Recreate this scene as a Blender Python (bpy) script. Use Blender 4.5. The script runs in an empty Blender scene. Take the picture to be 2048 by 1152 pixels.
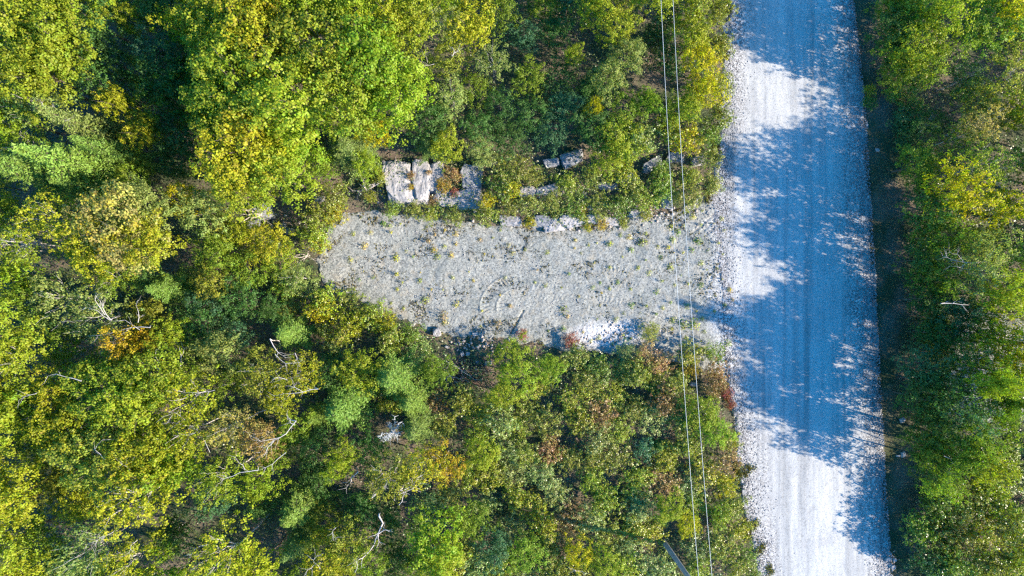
import bpy, math, random
import numpy as np
from mathutils import Vector, noise
R = math.radians
random.seed(11); rng = np.random.default_rng(11)
sc = bpy.context.scene
col = sc.collection

# ------------------------------------------------------------------ camera, sky, sun, exposure
CAM_H = 45.5
PX = 30.0                                   # photograph pixels per metre on the ground
cam = bpy.data.cameras.new('drone_camera'); cam.sensor_width = 36
cam.lens = 18.0 / (1024 / PX / CAM_H); cam.clip_end = 3000; cam.clip_start = .5
camo = bpy.data.objects.new('drone_camera', cam); col.objects.link(camo)
camo.location = (0, 0, CAM_H); camo.rotation_euler = (0, 0, 0); sc.camera = camo

SUN_EL = 28.0
SUN_AZ = Vector((0.968, -0.25, 0)).normalized()
sun_dir = Vector((SUN_AZ.x*math.cos(R(SUN_EL)), SUN_AZ.y*math.cos(R(SUN_EL)), math.sin(R(SUN_EL))))
world = bpy.data.worlds.new('World'); sc.world = world; world.use_nodes = True
wn = world.node_tree.nodes; wl = world.node_tree.links
sky = wn.new('ShaderNodeTexSky'); sky.sky_type = 'NISHITA'; sky.sun_disc = False
sky.sun_elevation = R(SUN_EL); sky.sun_rotation = math.atan2(SUN_AZ.x, SUN_AZ.y)
sky.ozone_density = 1.0; sky.dust_density = .3
hs = wn.new('ShaderNodeHueSaturation'); hs.inputs['Saturation'].default_value = 1.58
wl.new(sky.outputs[0], hs.inputs['Color']); wl.new(hs.outputs[0], wn['Background'].inputs[0])
wn['Background'].inputs[1].default_value = 0.15
sl = bpy.data.lights.new('sun', 'SUN'); sl.energy = 4.3; sl.angle = R(.55); sl.color = (1, .90, .74)
so = bpy.data.objects.new('sun', sl); col.objects.link(so); so.location = (60, -15, 60)
so.rotation_euler = sun_dir.to_track_quat('Z', 'Y').to_euler()
sc.view_settings.view_transform = 'Standard'; sc.view_settings.look = 'None'
sc.view_settings.gamma = 1; sc.view_settings.exposure = 1.70
sc.render.engine = 'CYCLES'
sc.cycles.max_bounces = 6; sc.cycles.diffuse_bounces = 4; sc.cycles.glossy_bounces = 1
sc.cycles.transmission_bounces = 4; sc.cycles.use_denoising = False
sc.cycles.pixel_filter_type = 'BLACKMAN_HARRIS'; sc.cycles.filter_width = 1.35

# ------------------------------------------------------------------ helpers
def W(px, py, z=0.0):
    """photograph pixel -> world point at height z"""
    k = (CAM_H - z) / CAM_H / PX
    return Vector(((px-1024)*k, (576-py)*k, z))
def disp(x, y, z):
    k = CAM_H / (CAM_H - z) * PX
    return 1024 + x*k, 576 - y*k
def tag(o, label=None, cat=None, group=None, kind=None):
    if label: o['label'] = label
    if cat: o['category'] = cat
    if group: o['group'] = group
    if kind: o['kind'] = kind
    return o
def link(name, me, mat=None, parent=None):
    o = bpy.data.objects.new(name, me); col.objects.link(o)
    if mat and not me.materials: me.materials.append(mat)
    if parent: o.parent = parent
    return o
def empty(name, loc=(0, 0, 0), rz=0, s=(1, 1, 1)):
    o = bpy.data.objects.new(name, None); col.objects.link(o)
    o.empty_display_size = .3; o.location = loc; o.rotation_euler = (0, 0, rz); o.scale = s
    return o
def mesh_np(name, V, F, smooth=False):
    """V (n,3), F (m,k) with constant k"""
    V = np.asarray(V, np.float32); F = np.asarray(F, np.int32)
    me = bpy.data.meshes.new(name); k = F.shape[1]
    me.vertices.add(len(V)); me.vertices.foreach_set('co', V.ravel())
    me.loops.add(F.size); me.loops.foreach_set('vertex_index', F.ravel())
    me.polygons.add(len(F)); me.polygons.foreach_set('loop_start', np.arange(0, F.size, k, dtype=np.int32))
    me.polygons.foreach_set('loop_total', np.full(len(F), k, np.int32))
    if smooth: me.polygons.foreach_set('use_smooth', np.ones(len(F), bool))
    me.update(calc_edges=True); me.validate()
    return me
def unit(a): return a / np.maximum(np.linalg.norm(a, axis=1, keepdims=True), 1e-9)
def leaf_mesh(name, P, N, size, attr, width=.72, fold=.18, D=None):
    """one folded kite-shaped leaf per point"""
    n = len(P); N = unit(N)
    if D is None: D = rng.normal(size=(n, 3))
    D = unit(D - N*(D*N).sum(1, keepdims=True)); S = np.cross(N, D)
    s = np.asarray(size).reshape(-1, 1)
    v0 = P - D*s*.5; v2 = P + D*s*.5
    v1 = P + S*s*width*.5 + N*s*fold - D*s*.05; v3 = P - S*s*width*.5 + N*s*fold - D*s*.05
    V = np.stack([v0, v1, v2, v3], 1).reshape(-1, 3)
    me = mesh_np(name, V, np.arange(4*n).reshape(-1, 4))
    at = me.attributes.new('leaf', 'FLOAT_VECTOR', 'POINT')
    at.data.foreach_set('vector', np.repeat(attr, 4, 0).astype(np.float32).ravel())
    return me
class Tubes:
    def __init__(s): s.V = []; s.F = []
    def add(s, pts, r0, r1, n=5):
        pts = [Vector(p) for p in pts]; b = len(s.V); m = len(pts)
        for i, p in enumerate(pts):
            d = (pts[min(i+1, m-1)] - pts[max(i-1, 0)]).normalized()
            a = d.orthogonal().normalized(); c = d.cross(a)
            r = r0 + (r1-r0)*i/(m-1)
            for k in range(n):
                t = 2*math.pi*k/n; s.V.append(tuple(p + a*math.cos(t)*r + c*math.sin(t)*r))
        for i in range(m-1):
            for k in range(n):
                s.F.append((b+i*n+k, b+i*n+(k+1) % n, b+(i+1)*n+(k+1) % n, b+(i+1)*n+k))
        s.V.append(tuple(pts[-1])); q = len(s.V)-1; e = b+(m-1)*n
        for k in range(0, n): s.F.append((e+k, e+(k+1) % n, q, q))
    def mesh(s, name):
        me = bpy.data.meshes.new(name)
        me.from_pydata(s.V, [], [f[:3] if f[2] == f[3] else f for f in s.F])
        me.polygons.foreach_set('use_smooth', [True]*len(me.polygons)); me.update(); return me
def wiggle(a, b, n, amp, rnd=random):
    a = Vector(a); b = Vector(b); L = (b-a).length
    out = []
    for i in range(n+1):
        t = i/n; p = a.lerp(b, t)
        w = amp*L*math.sin(math.pi*min(1, t*1.05)) if 0 < i < n else 0
        p += Vector((rnd.uniform(-1, 1), rnd.uniform(-1, 1), rnd.uniform(-.6, .6)))*w
        out.append(p)
    return out
def inpoly(x, y, poly):
    c = False; j = len(poly)-1
    for i in range(len(poly)):
        xi, yi = poly[i]; xj, yj = poly[j]
        if (yi > y) != (yj > y) and x < (xj-xi)*(y-yi)/(yj-yi)+xi: c = not c
        j = i
    return c
def interp(x, pts):
    return float(np.interp(x, [p[0] for p in pts], [p[1] for p in pts]))

# ------------------------------------------------------------------ materials
def new_mat(name):
    m = bpy.data.materials.new(name); m.use_nodes = True
    nt = m.node_tree; nt.nodes.clear()
    out = nt.nodes.new('ShaderNodeOutputMaterial')
    return m, nt, nt.nodes, nt.links, out
def nd(nt, t, **kw):
    n = nt.nodes.new(t)
    for k, v in kw.items():
        if k.startswith('i_'):
            key = k[2:]; n.inputs[int(key) if key.isdigit() else key].default_value = v
        else: setattr(n, k, v)
    return n
def ramp(nt, fac, stops):
    r = nt.nodes.new('ShaderNodeValToRGB'); e = r.color_ramp.elements
    while len(e) > 1: e.remove(e[0])
    e[0].position = stops[0][0]; e[0].color = (*stops[0][1], 1)
    for p, c in stops[1:]:
        q = e.new(p); q.color = (*c, 1)
    nt.links.new(fac, r.inputs[0]); return r.outputs[0]
def mix(nt, fac, a, b, mode='MIX'):
    n = nt.nodes.new('ShaderNodeMix'); n.data_type = 'RGBA'; n.blend_type = mode
    for s, v in ((n.inputs[0], fac), (n.inputs[6], a), (n.inputs[7], b)):
        if hasattr(v, 'is_linked') or hasattr(v, 'links'): nt.links.new(v, s)
        else: s.default_value = v if s.type == 'VALUE' else (*v, 1)
    return n.outputs[2]
def math_(nt, op, a, b=None, clamp=False):
    n = nt.nodes.new('ShaderNodeMath'); n.operation = op; n.use_clamp = clamp
    for s, v in ((n.inputs[0], a), (n.inputs[1], b)):
        if v is None: continue
        if hasattr(v, 'links'): nt.links.new(v, s)
        else: s.default_value = v
    return n.outputs[0]

def leaf_material(name, hue=.035, val=.55, trans=.42, rough=.5, sheen=.22, autumn=(.44, .29, .02)):
    m, nt, N, L, out = new_mat(name)
    at = nd(nt, 'ShaderNodeAttribute', attribute_name='leaf')
    sp = nd(nt, 'ShaderNodeSeparateXYZ'); L.new(at.outputs['Vector'], sp.inputs[0])
    oi = nd(nt, 'ShaderNodeObjectInfo')
    leafr, clump, tip = sp.outputs
    aut = math_(nt, 'MULTIPLY', math_(nt, 'POWER', tip, 3.0), oi.outputs['Alpha'])
    aut = math_(nt, 'MULTIPLY', aut, math_(nt, 'MULTIPLY', clump, 1.6), True)
    base = mix(nt, aut, oi.outputs['Color'], autumn)
    h = nd(nt, 'ShaderNodeHueSaturation')
    L.new(base, h.inputs['Color'])
    hv = math_(nt, 'ADD', math_(nt, 'MULTIPLY', math_(nt, 'SUBTRACT', leafr, .5), hue),
               math_(nt, 'MULTIPLY', math_(nt, 'SUBTRACT', clump, .5), hue))
    L.new(math_(nt, 'ADD', hv, .5), h.inputs['Hue'])
    L.new(math_(nt, 'ADD', math_(nt, 'MULTIPLY', leafr, val*1.3), 1.05-val*.65), h.inputs['Value'])
    p = nd(nt, 'ShaderNodeBsdfPrincipled', i_Roughness=rough)
    p.inputs['Specular IOR Level'].default_value = sheen
    L.new(h.outputs[0], p.inputs['Base Color'])
    t = nd(nt, 'ShaderNodeBsdfTranslucent')
    tc = mix(nt, 1.0, h.outputs[0], (1.15, 1.3, .5), 'MULTIPLY'); L.new(tc, t.inputs[0])
    mx = nd(nt, 'ShaderNodeMixShader', i_0=trans)
    L.new(p.outputs[0], mx.inputs[1]); L.new(t.outputs[0], mx.inputs[2]); L.new(mx.outputs[0], out.inputs[0])
    return m
M_leaf = leaf_material('broad_leaf')
M_small = leaf_material('shrub_leaf', hue=.06, val=.75, trans=.25, rough=.38, sheen=.5, autumn=(.34, .17, .06))
M_needle = leaf_material('needle', hue=.02, val=.35, trans=.22, rough=.55, sheen=.25, autumn=(.3, .25, .1))

def simple(name, c, rough=.85, var=.3, scale=6, bump=.3, c2=None):
    m, nt, N, L, out = new_mat(name)
    tc = nd(nt, 'ShaderNodeTexCoord')
    n1 = nd(nt, 'ShaderNodeTexNoise', i_Scale=scale, i_Detail=8.0, i_Roughness=.65)
    L.new(tc.outputs['Object'], n1.inputs['Vector'])
    c2 = c2 or tuple(x*(1-var) for x in c); hi = tuple(min(1, x*(1+var)) for x in c)
    colr = ramp(nt, n1.outputs[0], [(.3, c2), (.5, c), (.7, hi)])
    p = nd(nt, 'ShaderNodeBsdfPrincipled', i_Roughness=rough); L.new(colr, p.inputs['Base Color'])
    b = nd(nt, 'ShaderNodeBump', i_Strength=bump, i_Distance=.03); L.new(n1.outputs[0], b.inputs['Height'])
    L.new(b.outputs[0], p.inputs['Normal']); L.new(p.outputs[0], out.inputs[0])
    return m
M_bark = simple('dark_bark', (.10, .075, .055), scale=14)
M_pale = simple('pale_bark', (.42, .37, .34), var=.35, scale=9)
M_dead = simple('bleached_wood', (.40, .33, .29), var=.4, scale=9)
M_twig = simple('brown_twigs', (.12, .07, .055), var=.4, scale=12)
M_pole = simple('weathered_pole', (.20, .19, .19), var=.35, scale=5, bump=.5)
M_wire = simple('aluminium_wire', (.5, .5, .5), rough=.5, var=.05)
M_metal = simple('galvanised_metal', (.4, .4, .42), rough=.5, var=.1)
M_ceramic = simple('insulator_glaze', (.18, .12, .09), rough=.25, var=.1)
M_rubber = simple('old_rubber', (.02, .02, .022), rough=.7, var=.3)
M_lichen = simple('grey_lichen', (.42, .43, .42), var=.4, scale=20)

def rock_material(name, c, spots=.5):
    m, nt, N, L, out = new_mat(name)
    tc = nd(nt, 'ShaderNodeTexCoord')
    mp = nd(nt, 'ShaderNodeMapping'); mp.inputs['Scale'].default_value = (1, .75, 1)
    L.new(tc.outputs['Object'], mp.inputs[0])
    n1 = nd(nt, 'ShaderNodeTexNoise', i_Scale=4.5, i_Detail=10.0, i_Roughness=.78); L.new(mp.outputs[0], n1.inputs['Vector'])
    n2 = nd(nt, 'ShaderNodeTexNoise', i_Scale=16.0, i_Detail=6.0, i_Roughness=.7); L.new(tc.outputs['Object'], n2.inputs['Vector'])
    base = ramp(nt, n1.outputs[0], [(.34, tuple(x*.22 for x in c)), (.42, tuple(x*.75 for x in c)), (.6, c), (.75, tuple(min(.8, x*1.25) for x in c))])
    moss = ramp(nt, n2.outputs[0], [(.50, (0, 0, 0)), (.62, (spots, spots, spots))])
    c2 = mix(nt, moss, base, (.13, .085, .05))
    p = nd(nt, 'ShaderNodeBsdfPrincipled', i_Roughness=.9); L.new(c2, p.inputs['Base Color'])
    b = nd(nt, 'ShaderNodeBump', i_Strength=.6, i_Distance=.06); L.new(n1.outputs[0], b.inputs['Height'])
    b2 = nd(nt, 'ShaderNodeBump', i_Strength=.5, i_Distance=.02); L.new(n2.outputs[0], b2.inputs['Height'])
    L.new(b.outputs[0], b2.inputs['Normal']); L.new(b2.outputs[0], p.inputs['Normal']); L.new(p.outputs[0], out.inputs[0])
    return m
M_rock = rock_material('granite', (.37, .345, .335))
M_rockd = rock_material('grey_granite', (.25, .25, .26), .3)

def forest_floor():
    m, nt, N, L, out = new_mat('forest_floor')
    tc = nd(nt, 'ShaderNodeTexCoord')
    n1 = nd(nt, 'ShaderNodeTexNoise', i_Scale=.45, i_Detail=6.0); n2 = nd(nt, 'ShaderNodeTexNoise', i_Scale=9.0, i_Detail=10.0, i_Roughness=.75)
    for n in (n1, n2): L.new(tc.outputs['Object'], n.inputs['Vector'])
    a = ramp(nt, n2.outputs[0], [(.3, (.04, .03, .022)), (.5, (.13, .095, .065)), (.68, (.24, .18, .125))])
    g = ramp(nt, n2.outputs[0], [(.3, (.012, .02, .008)), (.55, (.045, .06, .02)), (.7, (.09, .11, .04))])
    f = ramp(nt, n1.outputs[0], [(.42, (0, 0, 0)), (.6, (1, 1, 1))])
    p = nd(nt, 'ShaderNodeBsdfPrincipled', i_Roughness=.95); L.new(mix(nt, f, a, g), p.inputs['Base Color'])
    b = nd(nt, 'ShaderNodeBump', i_Strength=.8, i_Distance=.08); L.new(n2.outputs[0], b.inputs['Height'])
    L.new(b.outputs[0], p.inputs['Normal']); L.new(p.outputs[0], out.inputs[0]); return m
def gravel_mat(name, road):
    m, nt, N, L, out = new_mat(name)
    tc = nd(nt, 'ShaderNodeTexCoord'); O = tc.outputs['Object']
    fine = nd(nt, 'ShaderNodeTexVoronoi', i_Scale=17.0 if road else 15.0, i_Randomness=1.0); L.new(O, fine.inputs['Vector'])
    n2 = nd(nt, 'ShaderNodeTexNoise', i_Scale=24.0, i_Detail=6.0, i_Roughness=.8); L.new(O, n2.inputs['Vector'])
    big = nd(nt, 'ShaderNodeTexNoise', i_Scale=.55, i_Detail=7.0, i_Roughness=.6); L.new(O, big.inputs['Vector'])
    sv = nd(nt, 'ShaderNodeSeparateColor'); L.new(fine.outputs['Color'], sv.inputs[0])
    speck = sv.outputs[0]
    at = nd(nt, 'ShaderNodeAttribute', attribute_name='edge')     # 0 worn lane .. 1 loose coarse shoulder
    if road:
        stones = ramp(nt, speck, [(0, (.13, .12, .11)), (.12, (.29, .275, .26)), (.35, (.40, .385, .365)), (1, (.49, .47, .45))])
        lane = ramp(nt, n2.outputs[0], [(.3, (.35, .34, .325)), (.55, (.45, .435, .415)), (.75, (.52, .505, .485))])
        mp = nd(nt, 'ShaderNodeMapping'); mp.inputs['Scale'].default_value = (1.5, .045, 1); L.new(O, mp.inputs[0])
        st = nd(nt, 'ShaderNodeTexNoise', i_Scale=1.0, i_Detail=5.0, i_Roughness=.6); L.new(mp.outputs[0], st.inputs['Vector'])
        s = ramp(nt, st.outputs[0], [(.32, (.66, .67, .68)), (.5, (.97, .97, .97)), (.7, (1.08, 1.07, 1.05))])
        coarse = ramp(nt, speck, [(0, (.05, .045, .045)), (.25, (.20, .18, .17)), (.6, (.36, .33, .31)), (1, (.62, .6, .58))])
        c = mix(nt, at.outputs['Fac'], mix(nt, .45, lane, stones), coarse)
        c = mix(nt, 1.0, c, s, 'MULTIPLY')
        c = mix(nt, 1.0, c, ramp(nt, big.outputs[0], [(.3, (.86, .86, .87)), (.6, (1, 1, 1))]), 'MULTIPLY')
    else:
        stones = ramp(nt, speck, [(0, (.11, .11, .10)), (.25, (.205, .202, .182)), (.7, (.255, .25, .225)), (1, (.33, .325, .29))])
        c = mix(nt, 1.0, stones, ramp(nt, big.outputs[0], [(.35, (.84, .87, .87)), (.5, (1, 1, 1)), (.65, (1.14, 1.12, 1.09))]), 'MULTIPLY')
        pat = nd(nt, 'ShaderNodeTexNoise', i_Scale=1.6, i_Detail=8.0, i_Roughness=.7); L.new(O, pat.inputs['Vector'])
        c = mix(nt, ramp(nt, pat.outputs[0], [(.52, (0, 0, 0)), (.68, (.55, .55, .55))]), c, (.33, .27, .19))
        c = mix(nt, at.outputs['Fac'], c, mix(nt, speck, (.33, .31, .3), (.66, .64, .63)))
    p = nd(nt, 'ShaderNodeBsdfPrincipled', i_Roughness=.95); p.inputs['Specular IOR Level'].default_value = .15
    L.new(c, p.inputs['Base Color'])
    b = nd(nt, 'ShaderNodeBump', i_Strength=.35 if road else .45, i_Distance=.025)
    L.new(math_(nt, 'ADD', speck, n2.outputs[0]), b.inputs['Height'])
    L.new(b.outputs[0], p.inputs['Normal']); L.new(p.outputs[0], out.inputs[0]); return m
M_floor = forest_floor(); M_road = gravel_mat('road_gravel', True); M_pad = gravel_mat('grey_gravel', False)

# ------------------------------------------------------------------ ground, pad, road
PAD_TOP = [(636, 505), (646, 478), (660, 456), (685, 438), (725, 428), (800, 428), (900, 446), (960, 458), (1100, 462), (1220, 454), (1330, 432), (1400, 402), (1450, 372), (1490, 350)]
PAD_BOT = [(636, 530), (646, 556), (662, 574), (700, 590), (760, 616), (850, 652), (900, 668), (1000, 676), (1100, 690), (1200, 700), (1300, 716), (1400, 736), (1470, 760), (1490, 765)]
ROAD_L = [(-900, 1480), (0, 1458), (150, 1452), (300, 1440), (400, 1425), (560, 1442), (700, 1450), (800, 1466), (1000, 1494), (1152, 1520), (2100, 1600)]
ROAD_R = [(-900, 1640), (0, 1702), (200, 1724), (500, 1742), (800, 1757), (1000, 1768), (1152, 1778), (2100, 1830)]
PADPOLY = [p for p in PAD_TOP] + [p for p in reversed(PAD_BOT)]
def on_road(px, py, m=0): return interp(py, ROAD_L)-m < px < interp(py, ROAD_R)+m
def on_pad(px, py, m=0):
    return 636-m < px < 1490 and interp(px, PAD_TOP)-m < py < interp(px, PAD_BOT)+m
def fbm(x, y, z, oct=4): return noise.fractal(Vector((x, y, z)), 1.0, 2.1, oct)

def grid(name, nu, nv, fn, mat, smooth=True):
    V = np.zeros((nu*nv, 3)); E = np.zeros(nu*nv)
    for i in range(nu):
        for j in range(nv):
            x, y, z, e = fn(i/(nu-1), j/(nv-1)); V[i*nv+j] = (x, y, z); E[i*nv+j] = e
    I, J = np.meshgrid(np.arange(nu-1), np.arange(nv-1), indexing='ij'); a = (I*nv+J).ravel()
    F = np.stack([a, a+nv, a+nv+1, a+1], 1)
    me = mesh_np(name, V, F, smooth); at = me.attributes.new('edge', 'FLOAT', 'POINT'); at.data.foreach_set('value', E.astype(np.float32))
    o = link(name, me, mat); return o
def ground_fn(u, v):
    # fine over the forest, stretched to the horizon outside it
    def st(t, half):
        s = (t-.5)*2; return s*half + math.copysign(max(0, abs(s)-.82)**2*22000, s)
    x = st(u, 60); y = st(v, 45)
    px, py = 1024+x*PX, 576-y*PX
    z = fbm(x*.35, y*.35, 3)*.12 + fbm(x*2, y*2, 9)*.03
    d = 0 if (on_pad(px, py, 25) or on_road(px, py, 25)) else 1
    return x, y, (z if d else -.02+z*.1), 0
g = grid('ground', 240, 180, ground_fn, M_floor); tag(g, kind='structure')
TR = [(965, 612), (970, 590), (982, 570), (1000, 556), (1020, 552)]   # curved tyre mark
def track(px, py):
    """ridges pressed by turning tyres"""
    x0, y0 = 1035, 615; dx, dy = px-x0, py-y0; r = math.hypot(dx, dy*1.15); a = math.atan2(dy, dx)
    z = 0
    for rr, w, a0, a1 in ((64, 11, -3.3, -1.75), (34, 8, -3.3, -2.1)):
        aa = a if a < 1 else a-2*math.pi
        if abs(r-rr) < w and a0 < aa < a1:
            q = 1-((r-rr)/w)**2; z += .020*math.sin(aa*rr*.8+.25*(r-rr)+1.5*fbm(px*.05, py*.05, 1))*q - .018*q
        if abs(r-rr-w) < 3 and a0 < aa < a1: z += .03*(1-abs(r-rr-w)/3)
    for yc, x1, x2, sl in ((572, 1010, 1300, .01), (594, 1000, 1250, .02), (642, 900, 1090, .12), (540, 1060, 1330, -.02)):
        d = py-(yc+(px-x1)*sl)
        if x1 < px < x2 and abs(d) < 10: z += .016*max(0, fbm(px*.025, py*.06, 6)+.25)*math.sin(px*.85+d*.35+4*fbm(px*.03, py*.08, 2))*(1-(d/10)**2)
    d = abs((px-1030)-(651-py)*.55)
    if 620 < py < 668 and d < 4: z -= .06*(1-d/4)
    for k in range(4):                                             # ruts turning out on to the road
        xx = 1380+k*16; d = abs((px-xx)-(470-py)*1.15)
        if 400 < py < 470 and d < 5: z -= .035*(1-d/5)
    return z
def pad_fn(u, v):
    px = 630 + (1500-630)*u; t = interp(px, PAD_TOP); b = interp(px, PAD_BOT)
    t -= 12; b += 12; py = t + (b-t)*v; py += 0
    x, y = (px-1024)/PX, (576-py)/PX
    e = min((py-t), (b-py), (px-630)*1.2)/12 + fbm(x*1.3, y*1.3, 5)*.9
    z = .045 + fbm(x*.5, y*.5, 1)*.05 + fbm(x*2.4, y*2.4, 2, 3)*.022 + fbm(x*7, y*7, 7, 2)*.017
    z += track(px, py)*1.5
    z -= .25*max(0, 1-e)**1.5 if e < 1 else 0
    if px > 1430: z -= (px-1430)/60*.06
    w = max(0, 1-math.hypot((px-1215)/95, (py-668)/40))*1.6 + max(0, (px-1400)/60)    # pale rubble by the bushes
    return x, y, z, min(1, max(0, w + fbm(x*1.1, y*1.1, 4)*.3 - .15))
p_ = grid('gravel_clearing', 560, 190, pad_fn, M_pad); tag(p_, kind='structure')
def road_fn(u, v):
    py = -500 + 2150*v; l = interp(py, ROAD_L)-14; r = interp(py, ROAD_R)+12
    px = l+(r-l)*u; x, y = (px-1024)/PX, (576-py)/PX
    n = fbm(x*1.2, y*.5, 6)
    e = min((px-l)/14, (r-px)/12) + n*.8
    lane = min((px-l-14)/48, (r-px-10)/62)
    z = .075 + fbm(x*3.5, y*.8, 2, 3)*.010 + fbm(x*7, y*7, 3, 2)*.007*(1.6 if lane < 1 else .7) - .02*math.cos((px-l)/(r-l)*6.28)
    z -= .3*max(0, 1-e)**1.5 if e < 1 else 0
    return x, y, z, min(1, max(0, 1.15-lane*1.0 + fbm(x*.9, y*.25, 8)*.5))
r_ = grid('gravel_road', 130, 760, road_fn, M_road); tag(r_, kind='structure')

# ------------------------------------------------------------------ loose stones, litter of leaves (stuff)
def stones(name, pts, mat, smin, smax, zfn, flat=.6):
    n = len(pts); base = np.array([(1, 0, 0), (-1, 0, 0), (0, 1, 0), (0, -1, 0), (0, 0, 1), (0, 0, -1)], float)
    F0 = np.array([(0, 2, 4), (2, 1, 4), (1, 3, 4), (3, 0, 4), (2, 0, 5), (1, 2, 5), (3, 1, 5), (0, 3, 5)])
    s = (smin + (smax-smin)*rng.random(n)**3)[:, None, None]
    V = base[None]*s*rng.uniform(.6, 1.2, (n, 6, 1)); V[:, :, 2] *= flat
    a = rng.uniform(0, 6.28, n); c, d = np.cos(a)[:, None], np.sin(a)[:, None]
    x, y = V[:, :, 0]*c - V[:, :, 1]*d, V[:, :, 0]*d + V[:, :, 1]*c
    P = np.array([((px-1024)/PX, (576-py)/PX, zfn(px, py)) for px, py in pts])
    V[:, :, 0] = x + P[:, None, 0]; V[:, :, 1] = y + P[:, None, 1]; V[:, :, 2] += P[:, None, 2]
    F = (F0[None] + (np.arange(n)*6)[:, None, None]).reshape(-1, 3)
    me = mesh_np(name, V.reshape(-1, 3), F); return link(name, me, mat)
pts = []
for i in range(26000):
    py = random.uniform(-40, 1190); l = interp(py, ROAD_L); r = interp(py, ROAD_R)
    k = random.random()
    px = (l - 4 + abs(random.gauss(0, 26)) if not 380 < py < 750 else l+10+random.gauss(0, 26)) if k < .34 else r + 6 - abs(random.gauss(0, 26)) if k < .93 else random.uniform(l, r)
    pts.append((px, py))
tag(stones('loose_gravel', pts, M_rockd, .015, .085, lambda x, y: .06), 'coarse loose grey gravel along both shoulders of the road', 'gravel', kind='stuff')
pts = []
while len(pts) < 5000:
    px, py = random.uniform(636, 1470), random.uniform(360, 760)
    if on_pad(px, py): pts.append((px, py))
tag(stones('scattered_stones', pts, M_rock, .012, .06, lambda x, y: .045), 'small pale stones scattered over the grey gravel clearing', 'gravel', kind='stuff')

# ------------------------------------------------------------------ plant prototypes
def attr_for(n, clump=None, tip=None):
    return np.stack([rng.random(n), clump if clump is not None else rng.random(n), tip if tip is not None else rng.random(n)], 1)
def fib(n, up=-.35):
    """directions over the sphere above z=up"""
    z = 1-(1-up)*(np.arange(n)+.5)/n; a = np.arange(n)*2.39996+rng.uniform(0, 6); r = np.sqrt(1-z*z)
    return np.stack([r*np.cos(a), r*np.sin(a), z], 1)
def broad(name, Rr, H, lobes, cl_r, per, leaf, density, mat, gap=.0, z0=.45, upw=.55):
    """crown of rounded lobes, each covered in clumps of leaves; returns crown mesh and lobe centres"""
    P = []; N = []; A = []; cen = []
    zc = H*(z0+1)/2; hz = H*(1-z0)/2
    dirs = fib(lobes, -.3)
    for i in range(lobes):
        d = dirs[i] + rng.normal(size=3)*.15; d /= np.linalg.norm(d)
        lr = Rr*rng.uniform(.20, .38); k = rng.uniform(.32, 1.0)
        c = np.array([d[0]*Rr*k, d[1]*Rr*k, zc + d[2]*hz*k*.9]); cen.append(c)
        ez = rng.uniform(1.0, 1.55)
        m = max(6, int(density*4*math.pi*lr*lr*.72/(cl_r*cl_r*3.1)))
        for q in fib(m, -.5):
            if rng.random() < gap: continue
            q = q + rng.normal(size=3)*.22; q /= np.linalg.norm(q)
            cc = c + q*lr*rng.uniform(.45, 1.3)*np.array([1, 1, ez]); n = int(per*rng.uniform(.6, 1.3))
            off = rng.normal(size=(n, 3))*cl_r*np.array([.46, .46, .34]); P.append(cc+off)
            N.append(np.array([0, 0, upw]) + q*.55 + unit(off)*.45 + rng.normal(size=(n, 3))*.38)
            cr = rng.random(); tipv = np.clip((q[2]*.5+.5)*(cc[2]/H), 0, 1)
            A.append(attr_for(n, np.full(n, cr), np.full(n, tipv)*rng.uniform(.6, 1.2, n)))
    P = np.concatenate(P); N = np.concatenate(N); A = np.clip(np.concatenate(A), 0, 1)
    me = leaf_mesh(name, P, N, leaf*rng.uniform(.65, 1.3, len(P)), A); me.materials.append(mat)
    return me, cen
def trunk_mesh(name, H, cen, r, mat, zb=.4):
    t = Tubes(); top = Vector((random.uniform(-.1, .1)*H*.3, random.uniform(-.1, .1)*H*.3, H*.72))
    t.add(wiggle((0, 0, -.2), top, 6, .02), r, r*.4, 6)
    me = t.mesh(name); me.materials.append(mat); return me
def limb_meshes(name, H, cen, r, mat, k):
    out = []
    for c in cen[:k]:
        c = Vector(c); a = Vector((0, 0, min(c.z*.75, H*.6)))
        t = Tubes(); pts = wiggle(a, c + (c-a)*.12, 5, .06); t.add(pts, r*.42, r*.09, 5)
        for q in range(3):
            s = pts[2+q]; e = s + (c-a)*.35 + Vector((random.gauss(0, .3), random.gauss(0, .3), random.uniform(0, .4)))
            t.add(wiggle(s, e, 3, .08), r*.18, r*.05, 4)
        me = t.mesh(name); me.materials.append(mat); out.append(me)
    return out
def proto_broad(key, Rr, H, lobes, cl, per, leaf, dens, mat, bark, tr, gap=0, z0=.45, limbs=5, upw=.55):
    cm, cen = broad(key+'_crown', Rr, H, lobes, cl, per, leaf, dens, mat, gap, z0, upw)
    return dict(R=Rr, H=H, crown=cm, trunk=trunk_mesh(key+'_trunk', H, cen, tr, bark),
                limbs=limb_meshes(key+'_limb', H, cen, tr, bark, limbs))
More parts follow.
